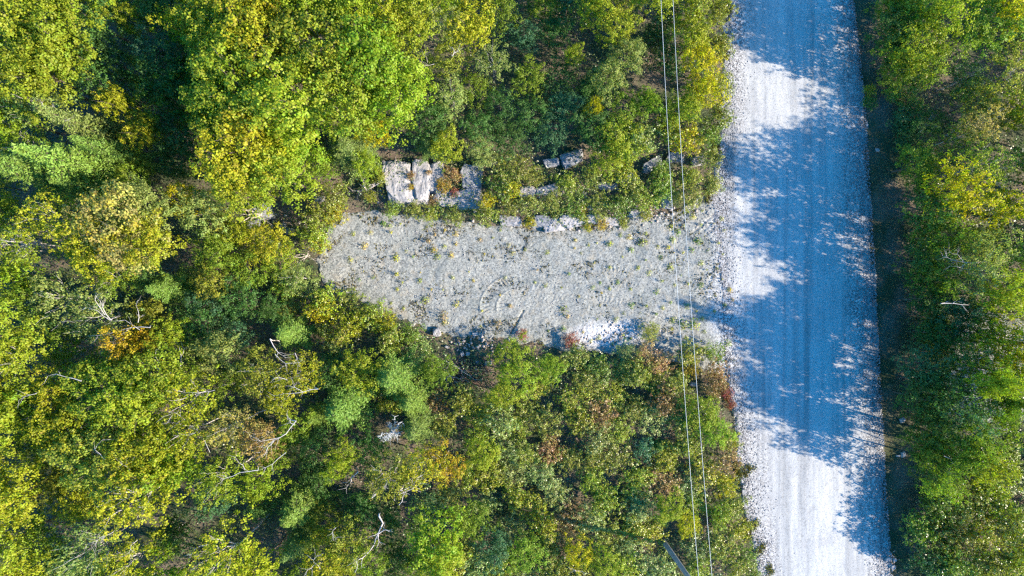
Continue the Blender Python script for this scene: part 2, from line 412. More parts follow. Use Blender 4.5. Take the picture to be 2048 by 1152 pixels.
def conifer(key, Rr, H, blue=0):
    P = []; N = []; D = []; A = []; tb = Tubes()
    tb.add([(0, 0, -.2), (0, 0, H*.5), (0, 0, H)], .11, .012, 6)
    z = H*.12; br = []
    while z < H*.985:
        f = 1-z/H; L0 = Rr*(f**1.12)*1.08 + .07; nb = max(4, int(4+L0*1.8)); a0 = random.uniform(0, 6.28)
        for b in range(nb):
            a = a0+6.283*b/nb+random.gauss(0, .14); L = L0*random.uniform(.6, 1.2)
            d = np.array([math.cos(a), math.sin(a), 0]); s = np.array([-d[1], d[0], 0]); rise = .25-.35*f
            tb.add([(0, 0, z), tuple(d*L*.5+np.array([0, 0, z+L*rise*.7])), tuple(d*L*.95+np.array([0, 0, z+L*rise*.8]))], .02, .006, 3)
            nt_ = max(5, int(L*15)); cr = random.random()
            for k in range(nt_):
                t = (k+.6)/nt_; side = 1 if k % 2 else -1; tl = (.16+.34*(1-t)*min(1, L))*random.uniform(.7, 1.2)
                o = d*L*t + np.array([0, 0, z + L*rise*t*(1.6-.7*t)])
                dd = d*.75 + s*side*.85 + np.array([0, 0, random.uniform(-.1, .3)]); dd /= np.linalg.norm(dd)
                m = 1 + int(tl/.11)
                for q in range(m):
                    pp = o + dd*tl*(q+.5)/m
                    for w in range(2):
                        P.append(pp + np.array([random.gauss(0, .025), random.gauss(0, .025), random.gauss(0, .03)]))
                        D.append(dd + np.random.default_rng(len(P)).normal(size=3)*.42)
                        N.append((random.gauss(0, .8)+d[0]*.4, random.gauss(0, .8)+d[1]*.4, 1)); A.append((random.random(), cr, t*.6+.4*z/H))
            for w in range(3):
                P.append(d*L*(1.0+.03*w)+np.array([0, 0, z+L*rise*.9])); D.append(d+np.array([0, 0, .2])); N.append((0, 0, 1)); A.append((.9, cr, 1))
        z += max(.16, .42*(.45+f*.65))
    P, N, D, A = map(np.array, (P, N, D, A))
    me = leaf_mesh(key+'_crown', P, N, rng.uniform(.11, .19, len(P)), A, width=.38, fold=.05, D=D.astype(float)); me.materials.append(M_needle)
    tm = tb.mesh(key+'_trunk'); tm.materials.append(M_bark)
    return dict(R=Rr, H=H, crown=me, trunk=tm, limbs=[])

PROTO = {
 'maple': [proto_broad('maple', 2.4, 8, l, .32, 38, .142, .64, M_leaf, M_bark, .14, g, .38, 3) for l, g in ((24, .05), (28, .10), (21, .08), (30, .12), (25, .05))],
 'leafy': [proto_broad('leafy', 1.9, 5, l, .26, 28, .125, .62, M_leaf, M_bark, .09, g, .25, 3) for l, g in ((20, .1), (24, .15), (18, .1), (22, .2))],
 'airy': [proto_broad('airy', 1.9, 5, l, .25, 20, .125, .55, M_leaf, M_bark, .05, g, .02, 3) for l, g in ((30, .2), (34, .28), (28, .2), (32, .3))],
 'birch': [proto_broad('birch', 2.2, 7.5, l, .25, 19, .13, .60, M_leaf, M_pale, .07, g, .42, 8) for l, g in ((24, .35), (30, .42), (22, .3))],
 'shrub': [proto_broad('shrub', 1.4, 2.6, l, .17, 18, .105, .66, M_small, M_twig, .035, g, .10, 4, .3) for l, g in ((24, .2), (28, .28), (20, .2), (26, .35))],
 'conifer': [conifer('conifer', r, h) for r, h in ((2.1, 8.0), (1.9, 7.0), (2.2, 7.4), (1.8, 7.6))],
}
print('proto leaves', {k: [len(p['crown'].polygons) for p in v] for k, v in PROTO.items()})

# colour word -> base colour (linear) and how much the tips have turned
COL = {
 'yellow-green':  (.228, .278, .018, .28), 'gold-tipped': (.270, .290, .014, .55), 'green': (.150, .225, .018, .15),
 'deep green':    (.065, .140, .028, .05), 'lime': (.195, .275, .016, .05), 'pale green': (.215, .265, .065, .25),  # deep green: leaf colour darkened to carry shade in the dark woods
 'blue-green':    (.070, .155, .060, .0), 'olive': (.215, .245, .028, .40), 'yellow': (.350, .320, .007, .25),
 'orange':        (.360, .255, .012, .6), 'russet': (.290, .185, .060, .5), 'pink-tinged': (.300, .275, .075, .9),
 'red':           (.290, .080, .050, .3), 'grey': (.25, .26, .24, .0)}
KINDW = {'maple': ('broadleaf_tree', 'maple-like tree', 'tree'), 'leafy': ('young_tree', 'bushy young tree', 'tree'),
         'birch': ('birch_tree', 'thin-crowned tree', 'tree'), 'shrub': ('shrub', 'fine-leaved shrub', 'shrub'),
         'conifer': ('conifer_tree', 'feathery conifer', 'tree')}
plants = []     # for labels: (object, px, py, size word, colour word, kind word, group)
def plant(kind, px, py, rpx, h, colour, lean=None, shown=True, z0=None, label=None, extra=None):
    """px, py: where the middle of the crown shows in the photograph; rpx its radius there"""
    if kind == 'conifer' and px > 300: h *= .8; rpx *= 1.18
    if px > 1700:
        h *= 1.0 if py < 560 and not (180 < py < 300) or 740 < py < 960 else 1.0
    sparse = px > 1700 and 130 < py < 345
    if sparse: h *= .85
    P = random.choice(PROTO['birch' if sparse and kind == 'leafy' and random.random() < .5 else 'airy' if kind == 'leafy' and px > 1700 and 'yellow' not in colour and h > 4.6 else kind]); zc = h*(.62 if kind != 'conifer' else .40)
    b = W(px, py, zc); b.z = 0
    k = (CAM_H-zc)/CAM_H/PX; s = rpx*k/P['R']*1.0; sz = h/P['H']
    nm, word, cat = KINDW[kind]
    r = empty(nm, b, random.uniform(0, 6.28), (s, s*random.uniform(.9, 1.1), sz))
    if lean: r.rotation_euler = (lean[0], lean[1], r.rotation_euler[2])
    c = COL[colour]; v = random.uniform(.85, 1.15)
    cc = (c[0]*v*random.uniform(.92, 1.08), c[1]*v, c[2]*v, c[3])
    if kind == 'conifer': cc = (cc[0]*.78, cc[1]*.86, min(cc[2]*2, .04), cc[3])
    o = link('crown', P['crown'], None, r); o.color = cc
    link('trunk', P['trunk'], None, r)
    for m in P['limbs']: link('branch', m, None, r)
    tag(r, label, cat)
    size = {'maple': ('slender', 'mid-sized', 'large'), 'leafy': ('small', 'mid-sized', 'wide'), 'birch': ('small', 'mid-sized', 'wide'),
            'shrub': ('small', 'rounded', 'broad'), 'conifer': ('small', 'mid-sized', 'tall')}[kind]
    lim = {'maple': (62, 82), 'leafy': (40, 55), 'birch': (50, 70), 'shrub': (30, 42), 'conifer': (35, 55)}[kind]
    sw = size[0] if rpx < lim[0] else size[1] if rpx < lim[1] else size[2]
    if not label: plants.append((r, px, py, sw, colour, word, cat))
    return r

# hand-placed plants: kind, px, py, radius px, height m, colour
HAND = [
 # upper woods
 ('maple', 70, 45, 88, 9.5, 'yellow-green'), ('maple', 60, 150, 85, 9.5, 'yellow-green'), ('maple', 140, 105, 70, 9, 'yellow-green'), ('maple', 160, 20, 60, 9, 'yellow-green'),
 ('maple', 10, 230, 55, 8, 'lime'), ('maple', 110, 160, 60, 9, 'yellow-green'),
 ('leafy', 200, 110, 55, 6.6, 'deep green'), ('leafy', 215, 30, 55, 7, 'deep green'), ('leafy', 250, 10, 48, 5, 'green'), ('leafy', 325, 20, 55, 6, 'deep green'), ('leafy', 210, 180, 50, 6, 'deep green'),
 ('leafy', 330, 110, 50, 5.8, 'blue-green'), ('leafy', 345, 170, 60, 6.2, 'deep green'),
 ('conifer', 278, 128, 22, 4.5, 'lime'), ('conifer', 272, 162, 26, 5, 'lime'),
 ('leafy', 270, 45, 30, 6.5, 'yellow-green'), ('birch', 100, 215, 62, 7.5, 'pale green'), ('birch', 60, 290, 60, 6, 'green'),
 ('leafy', 375, 68, 46, 7, 'gold-tipped'), ('maple', 440, 45, 66, 8.5, 'yellow-green'), ('leafy', 250, 212, 33, 6.5, 'gold-tipped'), ('leafy', 300, 268, 38, 6, 'gold-tipped'),
 ('leafy', 320, 215, 50, 5.5, 'green'), ('leafy', 390, 170, 50, 5.5, 'green'), ('leafy', 370, 280, 55, 5, 'deep green'), ('leafy', 400, 235, 45, 5, 'green'), ('leafy', 355, 325, 42, 3.5, 'deep green'),
 ('conifer', 195, 262, 62, 9, 'pale green'), ('conifer', 168, 335, 78, 10, 'lime'), ('conifer', 92, 348, 76, 10, 'lime'), ('conifer', 240, 310, 58, 8, 'lime'), ('conifer', 190, 380, 55, 7, 'lime'),
 ('maple', 520, 95, 85, 9.5, 'gold-tipped'), ('maple', 455, 130, 60, 8, 'yellow-green'), ('maple', 490, 190, 85, 9.5, 'yellow-green'), ('maple', 590, 205, 92, 10, 'yellow-green'), ('maple', 540, 30, 70, 9, 'gold-tipped'),
 ('maple', 640, 110, 85, 9.5, 'yellow-green'), ('maple', 740, 130, 88, 9.5, 'lime'), ('maple', 790, 200, 70, 8.5, 'lime'), ('maple', 690, 210, 78, 9, 'yellow-green'), ('maple', 610, 20, 60, 9, 'yellow-green'),
 ('maple', 700, 25, 60, 9, 'yellow-green'), ('maple', 780, 45, 60, 8.5, 'gold-tipped'), ('maple', 830, 60, 55, 8, 'yellow-green'), ('maple', 450, 235, 60, 8, 'yellow-green'),
 ('maple', 495, 305, 80, 9, 'gold-tipped'), ('maple', 565, 350, 68, 8, 'yellow-green'), ('maple', 500, 375, 58, 7, 'yellow-green'), ('maple', 590, 290, 58, 6.5, 'lime'), ('leafy', 470, 340, 50, 7, 'yellow-green'),
 ('conifer', 705, 300, 62, 6, 'pale green'), ('leafy', 752, 268, 30, 5.5, 'yellow'), ('leafy', 735, 330, 30, 3.5, 'lime'), ('conifer', 858, 292, 34, 3.6, 'green'), ('leafy', 890, 292, 38, 3.8, 'yellow-green'), ('leafy', 640, 330, 40, 3, 'green'),
 ('birch', 890, 55, 36, 6.5, 'pale green'), ('leafy', 945, 60, 52, 6.2, 'gold-tipped'), ('leafy', 890, 15, 40, 6, 'lime'), ('birch', 985, 130, 42, 4.2, 'pale green'), ('birch', 905, 200, 42, 4, 'pale green'),
 ('leafy', 1000, 30, 42, 4, 'green'), ('leafy', 1090, 15, 34, 3.5, 'yellow-green'),
 # shaded thicket above the rocks, part of its shade put into darker leaf colours
 ('leafy', 1190, 25, 38, 5.5, 'yellow-green'), ('leafy', 1230, 55, 42, 5.5, 'yellow-green'), ('leafy', 1255, 115, 42, 5, 'pale green'), ('leafy', 1215, 155, 45, 4.8, 'pale green'), ('leafy', 1145, 112, 22, 4, 'yellow-green'),
 ('leafy', 1188, 215, 18, 4, 'yellow'), ('leafy', 1060, 160, 38, 3.2, 'green'), ('leafy', 1050, 75, 42, 3, 'blue-green'), ('leafy', 1110, 60, 38, 3, 'deep green'), ('leafy', 1120, 160, 38, 2.8, 'deep green'),
 ('leafy', 1130, 210, 38, 2.8, 'blue-green'), ('leafy', 1060, 230, 40, 2.8, 'deep green'), ('leafy', 1000, 210, 38, 2.8, 'deep green'), ('leafy', 1105, 265, 38, 2.5, 'blue-green'), ('leafy', 1240, 225, 38, 3.2, 'green'),
 ('leafy', 1020, 280, 36, 2.5, 'deep green'), ('leafy', 1180, 180, 34, 2.6, 'deep green'), ('leafy', 960, 260, 38, 3, 'deep green'), ('leafy', 950, 180, 36, 3, 'green'), ('birch', 960, 300, 34, 2.8, 'pale green'),
 ('shrub', 1385, 20, 40, 4.5, 'yellow-green'), ('leafy', 1385, 75, 42, 4.8, 'yellow-green'), ('leafy', 1400, 130, 42, 4.5, 'yellow'), ('leafy', 1405, 185, 42, 4.3, 'yellow'), ('leafy', 1370, 215, 36, 4, 'yellow-green'),
 ('leafy', 1295, 205, 34, 3.5, 'lime'), ('leafy', 1240, 290, 50, 3.6, 'yellow-green'), ('leafy', 1210, 318, 34, 2.8, 'yellow-green'), ('shrub', 1285, 275, 38, 3, 'pale green'), ('shrub', 1335, 255, 34, 3, 'yellow-green'),
 ('shrub', 1375, 280, 32, 2.8, 'yellow'), ('shrub', 1435, 90, 30, 3, 'olive'), ('shrub', 1438, 20, 30, 3.2, 'olive'), ('shrub', 1440, 170, 26, 2.6, 'olive'), ('shrub', 1440, 235, 26, 2.4, 'olive'), ('shrub', 1420, 270, 28, 2.4, 'green'),
 ('shrub', 1335, 120, 34, 3, 'deep green'), ('shrub', 1330, 40, 34, 3.2, 'deep green'), ('shrub', 1310, 80, 28, 2.5, 'deep green'), ('shrub', 1420, 315, 26, 1.8, 'olive'),
 # strip among the rocks
 ('shrub', 975, 318, 26, 2, 'pale green'), ('shrub', 1015, 335, 32, 1.6, 'olive'), ('shrub', 1050, 345, 28, 1.5, 'olive'), ('shrub', 1000, 372, 30, 1.5, 'green'), ('shrub', 1025, 380, 18, 1.7, 'yellow'), ('shrub', 1070, 360, 20, 1.1, 'olive'),
 ('shrub', 1132, 364, 24, 1.2, 'yellow-green'), ('shrub', 1180, 358, 28, 1.3, 'olive'), ('shrub', 1105, 408, 28, 1.0, 'olive'), ('shrub', 1060, 408, 28, 1.0, 'olive'), ('shrub', 1150, 408, 28, 1.0, 'green'), ('shrub', 1200, 410, 28, 1.0, 'olive'),
 ('shrub', 1020, 414, 20, .9, 'olive'), ('shrub', 1240, 408, 28, 1.3, 'green'), ('shrub', 1290, 400, 30, 1.4, 'yellow-green'), ('shrub', 1325, 375, 30, 1.5, 'green'), ('shrub', 1265, 380, 24, 1.4, 'olive'), ('shrub', 1375, 390, 34, 1.5, 'olive'),
 ('shrub', 1375, 355, 26, 1.5, 'yellow-green'), ('shrub', 1425, 365, 24, 1.2, 'olive'), ('shrub', 1320, 345, 26, 1.5, 'green'), ('shrub', 975, 430, 26, 1.6, 'yellow-green'), ('shrub', 972, 405, 20, 1.4, 'yellow'), ('shrub', 785, 420, 20, .9, 'green'),
 ('shrub', 825, 418, 22, .9, 'olive'), ('shrub', 862, 428, 20, .9, 'yellow-green'), ('shrub', 905, 430, 24, .9, 'olive'), ('shrub', 885, 372, 18, .9, 'orange'), ('shrub', 905, 350, 20, 1.0, 'russet'), ('shrub', 908, 385, 11, .7, 'red'),
 ('shrub', 1058, 445, 14, .8, 'yellow'), ('shrub', 1175, 455, 10, .6, 'yellow'), ('shrub', 1203, 448, 13, .7, 'orange'), ('shrub', 1165, 435, 12, .7, 'gold-tipped'), ('shrub', 1246, 446, 12, .5, 'gold-tipped'), ('shrub', 1290, 430, 14, .6, 'gold-tipped'),
 ('shrub', 740, 395, 14, .9, 'gold-tipped'), ('shrub', 822, 352, 10, .95, 'russet'), ('shrub', 823, 375, 8, .9, 'orange'), ('shrub', 858, 345, 7, .85, 'russet'), ('shrub', 868, 400, 12, .5, 'russet'), ('shrub', 1165, 418, 9, .8, 'orange'), ('shrub', 760, 355, 18, 1.2, 'yellow-green'),
 # woods west of the clearing
 ('shrub', 670, 395, 34, 2.2, 'olive'), ('shrub', 640, 430, 36, 2.4, 'olive'), ('shrub', 668, 428, 26, 2, 'yellow'), ('shrub', 625, 470, 34, 2.4, 'yellow-green'), ('shrub', 640, 488, 20, 1.8, 'yellow'), ('leafy', 530, 490, 48, 4.0, 'gold-tipped'),
 ('leafy', 490, 470, 38, 4, 'gold-tipped'), ('leafy', 560, 515, 38, 3.4, 'yellow-green'), ('leafy', 415, 425, 50, 5.5, 'pale green'), ('leafy', 375, 400, 38, 5, 'yellow'), ('leafy', 440, 500, 48, 5, 'green'), ('shrub', 445, 445, 32, 3.5, 'olive'),
 ('birch', 135, 445, 60, 8, 'gold-tipped'), ('birch', 70, 490, 52, 7.5, 'yellow-green'), ('maple', 260, 460, 80, 8.5, 'pink-tinged'), ('maple', 205, 500, 62, 8, 'gold-tipped'), ('maple', 305, 485, 60, 8, 'gold-tipped'), ('maple', 300, 420, 50, 7.5, 'pale green'),
 ('leafy', 20, 420, 40, 6, 'green'), ('leafy', 30, 560, 55, 7, 'lime'), ('leafy', 75, 590, 45, 6, 'green'), ('conifer', 350, 578, 54, 7, 'lime'), ('birch', 150, 600, 66, 6.5, 'pale green'), ('birch', 220, 635, 62, 6.5, 'pale green'),
 ('maple', 35, 665, 62, 8.5, 'yellow-green'), ('birch', 55, 715, 60, 8.5, 'yellow-green'), ('leafy', 275, 690, 44, 7.5, 'orange'), ('leafy', 105, 640, 40, 5, 'deep green'), ('leafy', 150, 690, 48, 5, 'green'), ('leafy', 360, 668, 32, 6, 'yellow-green'),
 ('leafy', 420, 600, 48, 4, 'blue-green'), ('leafy', 490, 600, 48, 4, 'deep green'), ('leafy', 500, 540, 45, 4, 'green'), ('leafy', 400, 640, 50, 4, 'deep green'), ('leafy', 470, 660, 42, 3.5, 'blue-green'), ('leafy', 430, 560, 40, 4.5, 'olive'),
 ('birch', 600, 555, 40, 3.2, 'pale green'), ('shrub', 570, 570, 32, 2.6, 'green'), ('shrub', 650, 598, 34, 3.2, 'yellow-green'), ('shrub', 640, 625, 30, 3.2, 'yellow'), ('conifer', 588, 665, 46, 6, 'lime'), ('leafy', 545, 620, 32, 3.5, 'deep green'),
 ('shrub', 700, 605, 32, 2.2, 'olive'), ('shrub', 745, 628, 36, 2.4, 'yellow-green'), ('shrub', 770, 645, 26, 2.0, 'yellow'), ('shrub', 700, 655, 34, 3, 'gold-tipped'), ('shrub', 665, 680, 34, 3, 'olive'), ('shrub', 815, 672, 34, 1.6, 'green'),
 ('shrub', 780, 680, 32, 2.8, 'olive'), ('shrub', 830, 704, 28, 1.6, 'pale green'), ('leafy', 440, 700, 52, 6, 'pale green'), ('leafy', 385, 730, 40, 5.5, 'green'), ('birch', 530, 745, 58, 6.5, 'olive'), ('birch', 600, 750, 50, 6, 'gold-tipped'),
 ('leafy', 665, 735, 40, 4, 'deep green'), ('conifer', 792, 750, 62, 7, 'lime'), ('conifer', 695, 810, 66, 7.5, 'lime'), ('conifer', 835, 855, 44, 6, 'pale green'), ('conifer', 640, 830, 34, 5, 'lime'), ('conifer', 825, 800, 46, 5.5, 'lime'),
 ('leafy', 870, 740, 36, 3.2, 'green'), ('leafy', 690, 910, 30, 6, 'yellow-green'), ('leafy', 675, 935, 26, 5.5, 'lime'), ('birch', 480, 845, 50, 8, 'pink-tinged'), ('birch', 535, 870, 44, 7.5, 'russet'), ('birch', 570, 800, 34, 6, 'gold-tipped'),
 # lower woods
 ('maple', 225, 770, 68, 8, 'yellow-green'), ('maple', 320, 745, 60, 8, 'yellow-green'), ('maple', 290, 800, 66, 8.5, 'yellow-green'), ('birch', 400, 790, 62, 8, 'gold-tipped'), ('birch', 400, 850, 60, 8, 'gold-tipped'), ('maple', 150, 850, 66, 8, 'gold-tipped'),
 ('maple', 210, 900, 70, 8.5, 'olive'), ('maple', 310, 895, 68, 9, 'gold-tipped'), ('leafy', 365, 930, 55, 8, 'lime'), ('birch', 300, 985, 78, 9.5, 'gold-tipped'), ('leafy', 60, 800, 52, 7, 'lime'), ('maple', 15, 840, 62, 9, 'yellow-green'),
 ('leafy', 90, 880, 48, 5.5, 'green'), ('maple', 40, 985, 70, 9, 'gold-tipped'), ('maple', 20, 1080, 62, 9, 'yellow-green'), ('leafy', 120, 960, 46, 5.5, 'olive'), ('leafy', 100, 1060, 50, 6, 'green'), ('birch', 215, 1080, 70, 9, 'pale green'),
 ('birch', 280, 1110, 56, 9, 'gold-tipped'), ('maple', 60, 1145, 50, 8, 'gold-tipped'), ('leafy', 130, 1130, 45, 6, 'deep green'), ('birch', 455, 945, 54, 8, 'yellow-green'), ('leafy', 425, 1000, 40, 5, 'blue-green'), ('leafy', 350, 1060, 40, 5.5, 'deep green'),
 ('birch', 470, 1090, 66, 9, 'gold-tipped'), ('leafy', 530, 955, 42, 6, 'lime'), ('leafy', 520, 1130, 46, 8, 'gold-tipped'), ('conifer', 605, 1010, 56, 7.5, 'lime'), ('conifer', 600, 1080, 44, 7, 'green'), ('leafy', 560, 900, 36, 4.5, 'green'),
 ('leafy', 700, 1080, 52, 6, 'olive'), ('leafy', 660, 1110, 45, 6.5, 'gold-tipped'), ('leafy', 745, 1110, 40, 4.5, 'green'), ('leafy', 640, 950, 38, 3.5, 'deep green'), ('leafy', 730, 1010, 40, 4, 'deep green'), ('birch', 780, 950, 52, 5.5, 'olive'),
 ('birch', 850, 930, 46, 5, 'gold-tipped'), ('birch', 890, 920, 38, 4.5, 'orange'), ('leafy', 870, 1070, 60, 6, 'lime'), ('leafy', 880, 1110, 46, 6, 'yellow-green'), ('leafy', 800, 1110, 38, 3.5, 'deep green'), ('leafy', 940, 1040, 44, 3.5, 'green'),
 ('leafy', 780, 1040, 34, 3.2, 'deep green'), ('leafy', 990, 1090, 44, 3.5, 'blue-green'), ('leafy', 1050, 1100, 40, 3, 'green'),
 # thicket south of the clearing
 ('leafy', 1025, 708, 40, 2.0, 'yellow-green'), ('leafy', 1035, 752, 46, 2.4, 'lime'), ('leafy', 1098, 732, 34, 1.9, 'lime'), ('leafy', 1000, 790, 38, 3, 'yellow-green'), ('shrub', 1000, 840, 36, 2.8, 'pale green'), ('shrub', 925, 800, 32, 2.4, 'olive'),
 ('shrub', 1150, 715, 30, 1.1, 'olive'), ('shrub', 1195, 735, 32, 1.3, 'green'), ('shrub', 1250, 708, 26, .9, 'pale green'), ('shrub', 1290, 712, 28, 1.1, 'russet'), ('shrub', 1320, 728, 30, 1.3, 'russet'), ('shrub', 1275, 745, 30, 2, 'olive'),
 ('shrub', 1140, 680, 16, .8, 'red'), ('shrub', 1045, 670, 12, .6, 'red'), ('shrub', 1300, 665, 22, .9, 'olive'), ('shrub', 1380, 710, 30, 1.6, 'gold-tipped'), ('shrub', 1430, 745, 26, 1.5, 'russet'), ('shrub', 1383, 738, 18, 1.4, 'orange'),
 ('shrub', 1425, 705, 24, 1.2, 'green'), ('shrub', 1450, 785, 17, 1.4, 'red'), ('shrub', 1430, 775, 24, 1.6, 'russet'), ('leafy', 1405, 830, 44, 2.6, 'yellow-green'), ('leafy', 1425, 860, 38, 2.4, 'lime'), ('shrub', 1460, 810, 12, 1.2, 'red'),
 ('shrub', 1350, 770, 30, 1.8, 'olive'), ('shrub', 1330, 800, 30, 2, 'russet'), ('leafy', 1335, 1015, 36, 3, 'yellow-green'), ('conifer', 1318, 892, 17, 1.8, 'lime'), ('shrub', 1288, 900, 24, 1.5, 'blue-green'), ('leafy', 1375, 1045, 26, 2.4, 'yellow'),
 ('leafy', 1155, 1100, 32, 3, 'yellow'), ('leafy', 1205, 1120, 36, 3, 'yellow-green'), ('shrub', 1450, 970, 26, 2, 'yellow'), ('shrub', 1468, 1010, 28, 1.6, 'olive'), ('shrub', 1478, 1060, 28, 1.6, 'gold-tipped'), ('shrub', 1490, 1110, 26, 1.4, 'green'), ('shrub', 1470, 1140, 28, 1.8, 'olive'), ('shrub', 1440, 1030, 30, 2, 'yellow-green'), ('shrub', 1440, 1090, 32, 2, 'olive'), ('shrub', 1505, 1145, 20, 1.0, 'green'), ('shrub', 1458, 880, 24, 1.8, 'gold-tipped'), ('shrub', 1455, 920, 28, 2, 'russet'), ('leafy', 965, 905, 34, 3.2, 'yellow-green'), ('shrub', 1090, 1050, 36, 2.6, 'gold-tipped'),
 # woods east of the road
 ('leafy', 2230, 620, 60, 8.5, 'green'), ('leafy', 2235, 710, 60, 8.5, 'green'), ('leafy', 2230, 800, 60, 8.5, 'green'), ('leafy', 2225, 890, 60, 8, 'green'), ('maple', 1928, 888, 46, 7.5, 'green'), ('leafy', 1862, 868, 44, 4.3, 'deep green'), ('leafy', 1868, 925, 42, 4.2, 'deep green'), ('leafy', 1850, 765, 38, 4.2, 'blue-green'), ('leafy', 1785, 95, 36, 4.2, 'deep green'), ('leafy', 1780, 15, 36, 4.3, 'green'), ('maple', 1968, 763, 36, 9.2, 'yellow-green'), ('maple', 2000, 800, 40, 7.6, 'green'), ('leafy', 1775, 60, 44, 4.5, 'deep green'), ('leafy', 1830, 25, 50, 5.5, 'green'), ('leafy', 1870, 40, 48, 7, 'yellow-green'), ('leafy', 1815, 100, 52, 6.0, 'yellow-green'), ('leafy', 1865, 115, 50, 6, 'green'), ('leafy', 2010, 15, 60, 7, 'yellow'),
 ('maple', 1960, 60, 58, 6, 'green'), ('leafy', 1790, 140, 36, 4.5, 'green'), ('shrub', 1740, 180, 14, .8, 'yellow'), ('shrub', 1790, 190, 20, 1.0, 'yellow-green'), ('shrub', 1740, 205, 16, .6, 'green'), ('leafy', 1920, 160, 46, 4.5, 'deep green'),
 ('birch', 2010, 150, 56, 6.5, 'olive'), ('leafy', 1960, 200, 46, 6, 'olive'), ('birch', 1850, 250, 42, 2.2, 'deep green'), ('leafy', 2030, 230, 46, 6.5, 'yellow-green'), ('leafy', 1900, 280, 42, 5.0, 'green'), ('birch', 1950, 250, 44, 6, 'pink-tinged'),
 ('leafy', 1830, 330, 42, 5, 'green'), ('leafy', 1945, 340, 58, 7.2, 'yellow-green'), ('leafy', 1890, 385, 56, 7.2, 'yellow'), ('leafy', 1990, 420, 48, 7, 'yellow'), ('leafy', 1860, 420, 46, 6.5, 'deep green'), ('leafy', 2035, 330, 44, 6, 'green'),
 ('leafy', 1890, 470, 46, 6.5, 'green'), ('leafy', 1960, 490, 50, 7, 'pale green'), ('leafy', 1850, 520, 42, 5.5, 'deep green'), ('leafy', 2030, 500, 48, 6.5, 'deep green'), ('birch', 1940, 540, 46, 7, 'pale green'), ('leafy', 1990, 590, 52, 7.2, 'yellow-green'),
 ('leafy', 1885, 560, 44, 6, 'green'), ('leafy', 1850, 600, 42, 4.0, 'deep green'), ('leafy', 1910, 620, 48, 4.4, 'blue-green'), ('leafy', 1960, 660, 48, 4.8, 'green'), ('leafy', 1870, 665, 46, 3.8, 'deep green'), ('leafy', 2000, 690, 50, 7, 'yellow'),
 ('leafy', 2045, 750, 48, 8.6, 'yellow'), ('leafy', 1920, 710, 44, 6.0, 'deep green'), ('leafy', 1850, 730, 44, 5.0, 'blue-green'), ('leafy', 1970, 750, 48, 7, 'yellow-green'), ('leafy', 1900, 780, 50, 7.0, 'deep green'), ('leafy', 1930, 830, 48, 7, 'blue-green'),
 ('leafy', 1850, 800, 44, 5.8, 'deep green'), ('leafy', 2000, 840, 44, 6, 'green'), ('leafy', 1870, 850, 44, 6.2, 'deep green'), ('leafy', 1965, 930, 48, 7.0, 'yellow-green'), ('leafy', 1900, 910, 46, 6.5, 'green'), ('leafy', 1850, 900, 36, 5.2, 'green'),
 ('leafy', 1880, 965, 42, 5.6, 'green'), ('shrub', 1930, 1000, 42, 3.2, 'olive'), ('shrub', 1870, 1010, 38, 2.6, 'green'), ('shrub', 1990, 1000, 40, 3.2, 'yellow-green'), ('shrub', 1840, 1060, 34, 2.4, 'green'), ('shrub', 1900, 1065, 40, 2.8, 'olive'),
 ('shrub', 1960, 1070, 42, 3.2, 'gold-tipped'), ('shrub', 2020, 1050, 42, 3.5, 'olive'), ('shrub', 1850, 1120, 34, 2.4, 'deep green'), ('shrub', 1910, 1130, 40, 3, 'green'), ('shrub', 1980, 1130, 42, 3.2, 'olive'), ('shrub', 2035, 1120, 42, 3.5, 'yellow-green'),
]
for h in HAND: plant(*h)

# fill the rest: cell code per 128 px, kinds chosen by code
CELLS = ["YDDYYYYGDGYS..DG", "YDGYYYGDDDGY..DG", "LLGYYG.DDS.S..SY", "POOGG.........DY", "YPGBS.........DG", "YOPGLG..SKK...DY", "YOOPLLSSSSS...DD", "OYOGBDSSSSS...DS", "YDYOGGLSSSS...SS"]
MIX = {'Y': ('maple', 62, 7.5, ['yellow-green', 'gold-tipped', 'lime']), 'D': ('leafy', 44, 3.6, ['deep green', 'blue-green', 'green']), 'G': ('leafy', 46, 4.2, ['green', 'olive', 'deep green', 'yellow-green']),  # D: low trees with shade put into their darker leaf colours
       'O': ('maple', 60, 7.0, ['gold-tipped', 'olive', 'yellow-green']), 'P': ('birch', 56, 6.0, ['pale green', 'olive', 'green']), 'L': ('leafy', 46, 4.5, ['green', 'deep green', 'lime']), 'B': ('leafy', 46, 3.6, ['blue-green', 'deep green']),
       'S': ('shrub', 36, 1.7, ['gold-tipped', 'olive', 'olive', 'yellow-green', 'pale green', 'gold-tipped', 'yellow-green', 'yellow-green', 'pale green', 'russet']), 'K': ('shrub', 32, 1.9, ['olive', 'russet', 'gold-tipped', 'green'])}
placed = [(h[1], h[2], h[3]) for h in HAND]
KEEP = [(275, 85, 26), (1290, 120, 18), (800, 1000, 22), (700, 960, 26), (480, 1000, 22), (930, 740, 60), (545, 425, 45), (730, 370, 40), (840, 370, 90), (940, 360, 50), (1290, 330, 30), (1340, 1095, 26), (2030, 840, 40), (790, 870, 22), (1800, 215, 30), (1860, 215, 30), (1920, 225, 20), (1103, 325, 22), (1148, 316, 30), (1215, 366, 14), (1350, 316, 18), (1397, 322, 16), (1090, 382, 14)]
rf = random.Random(5); nfill = 0
yy = 14
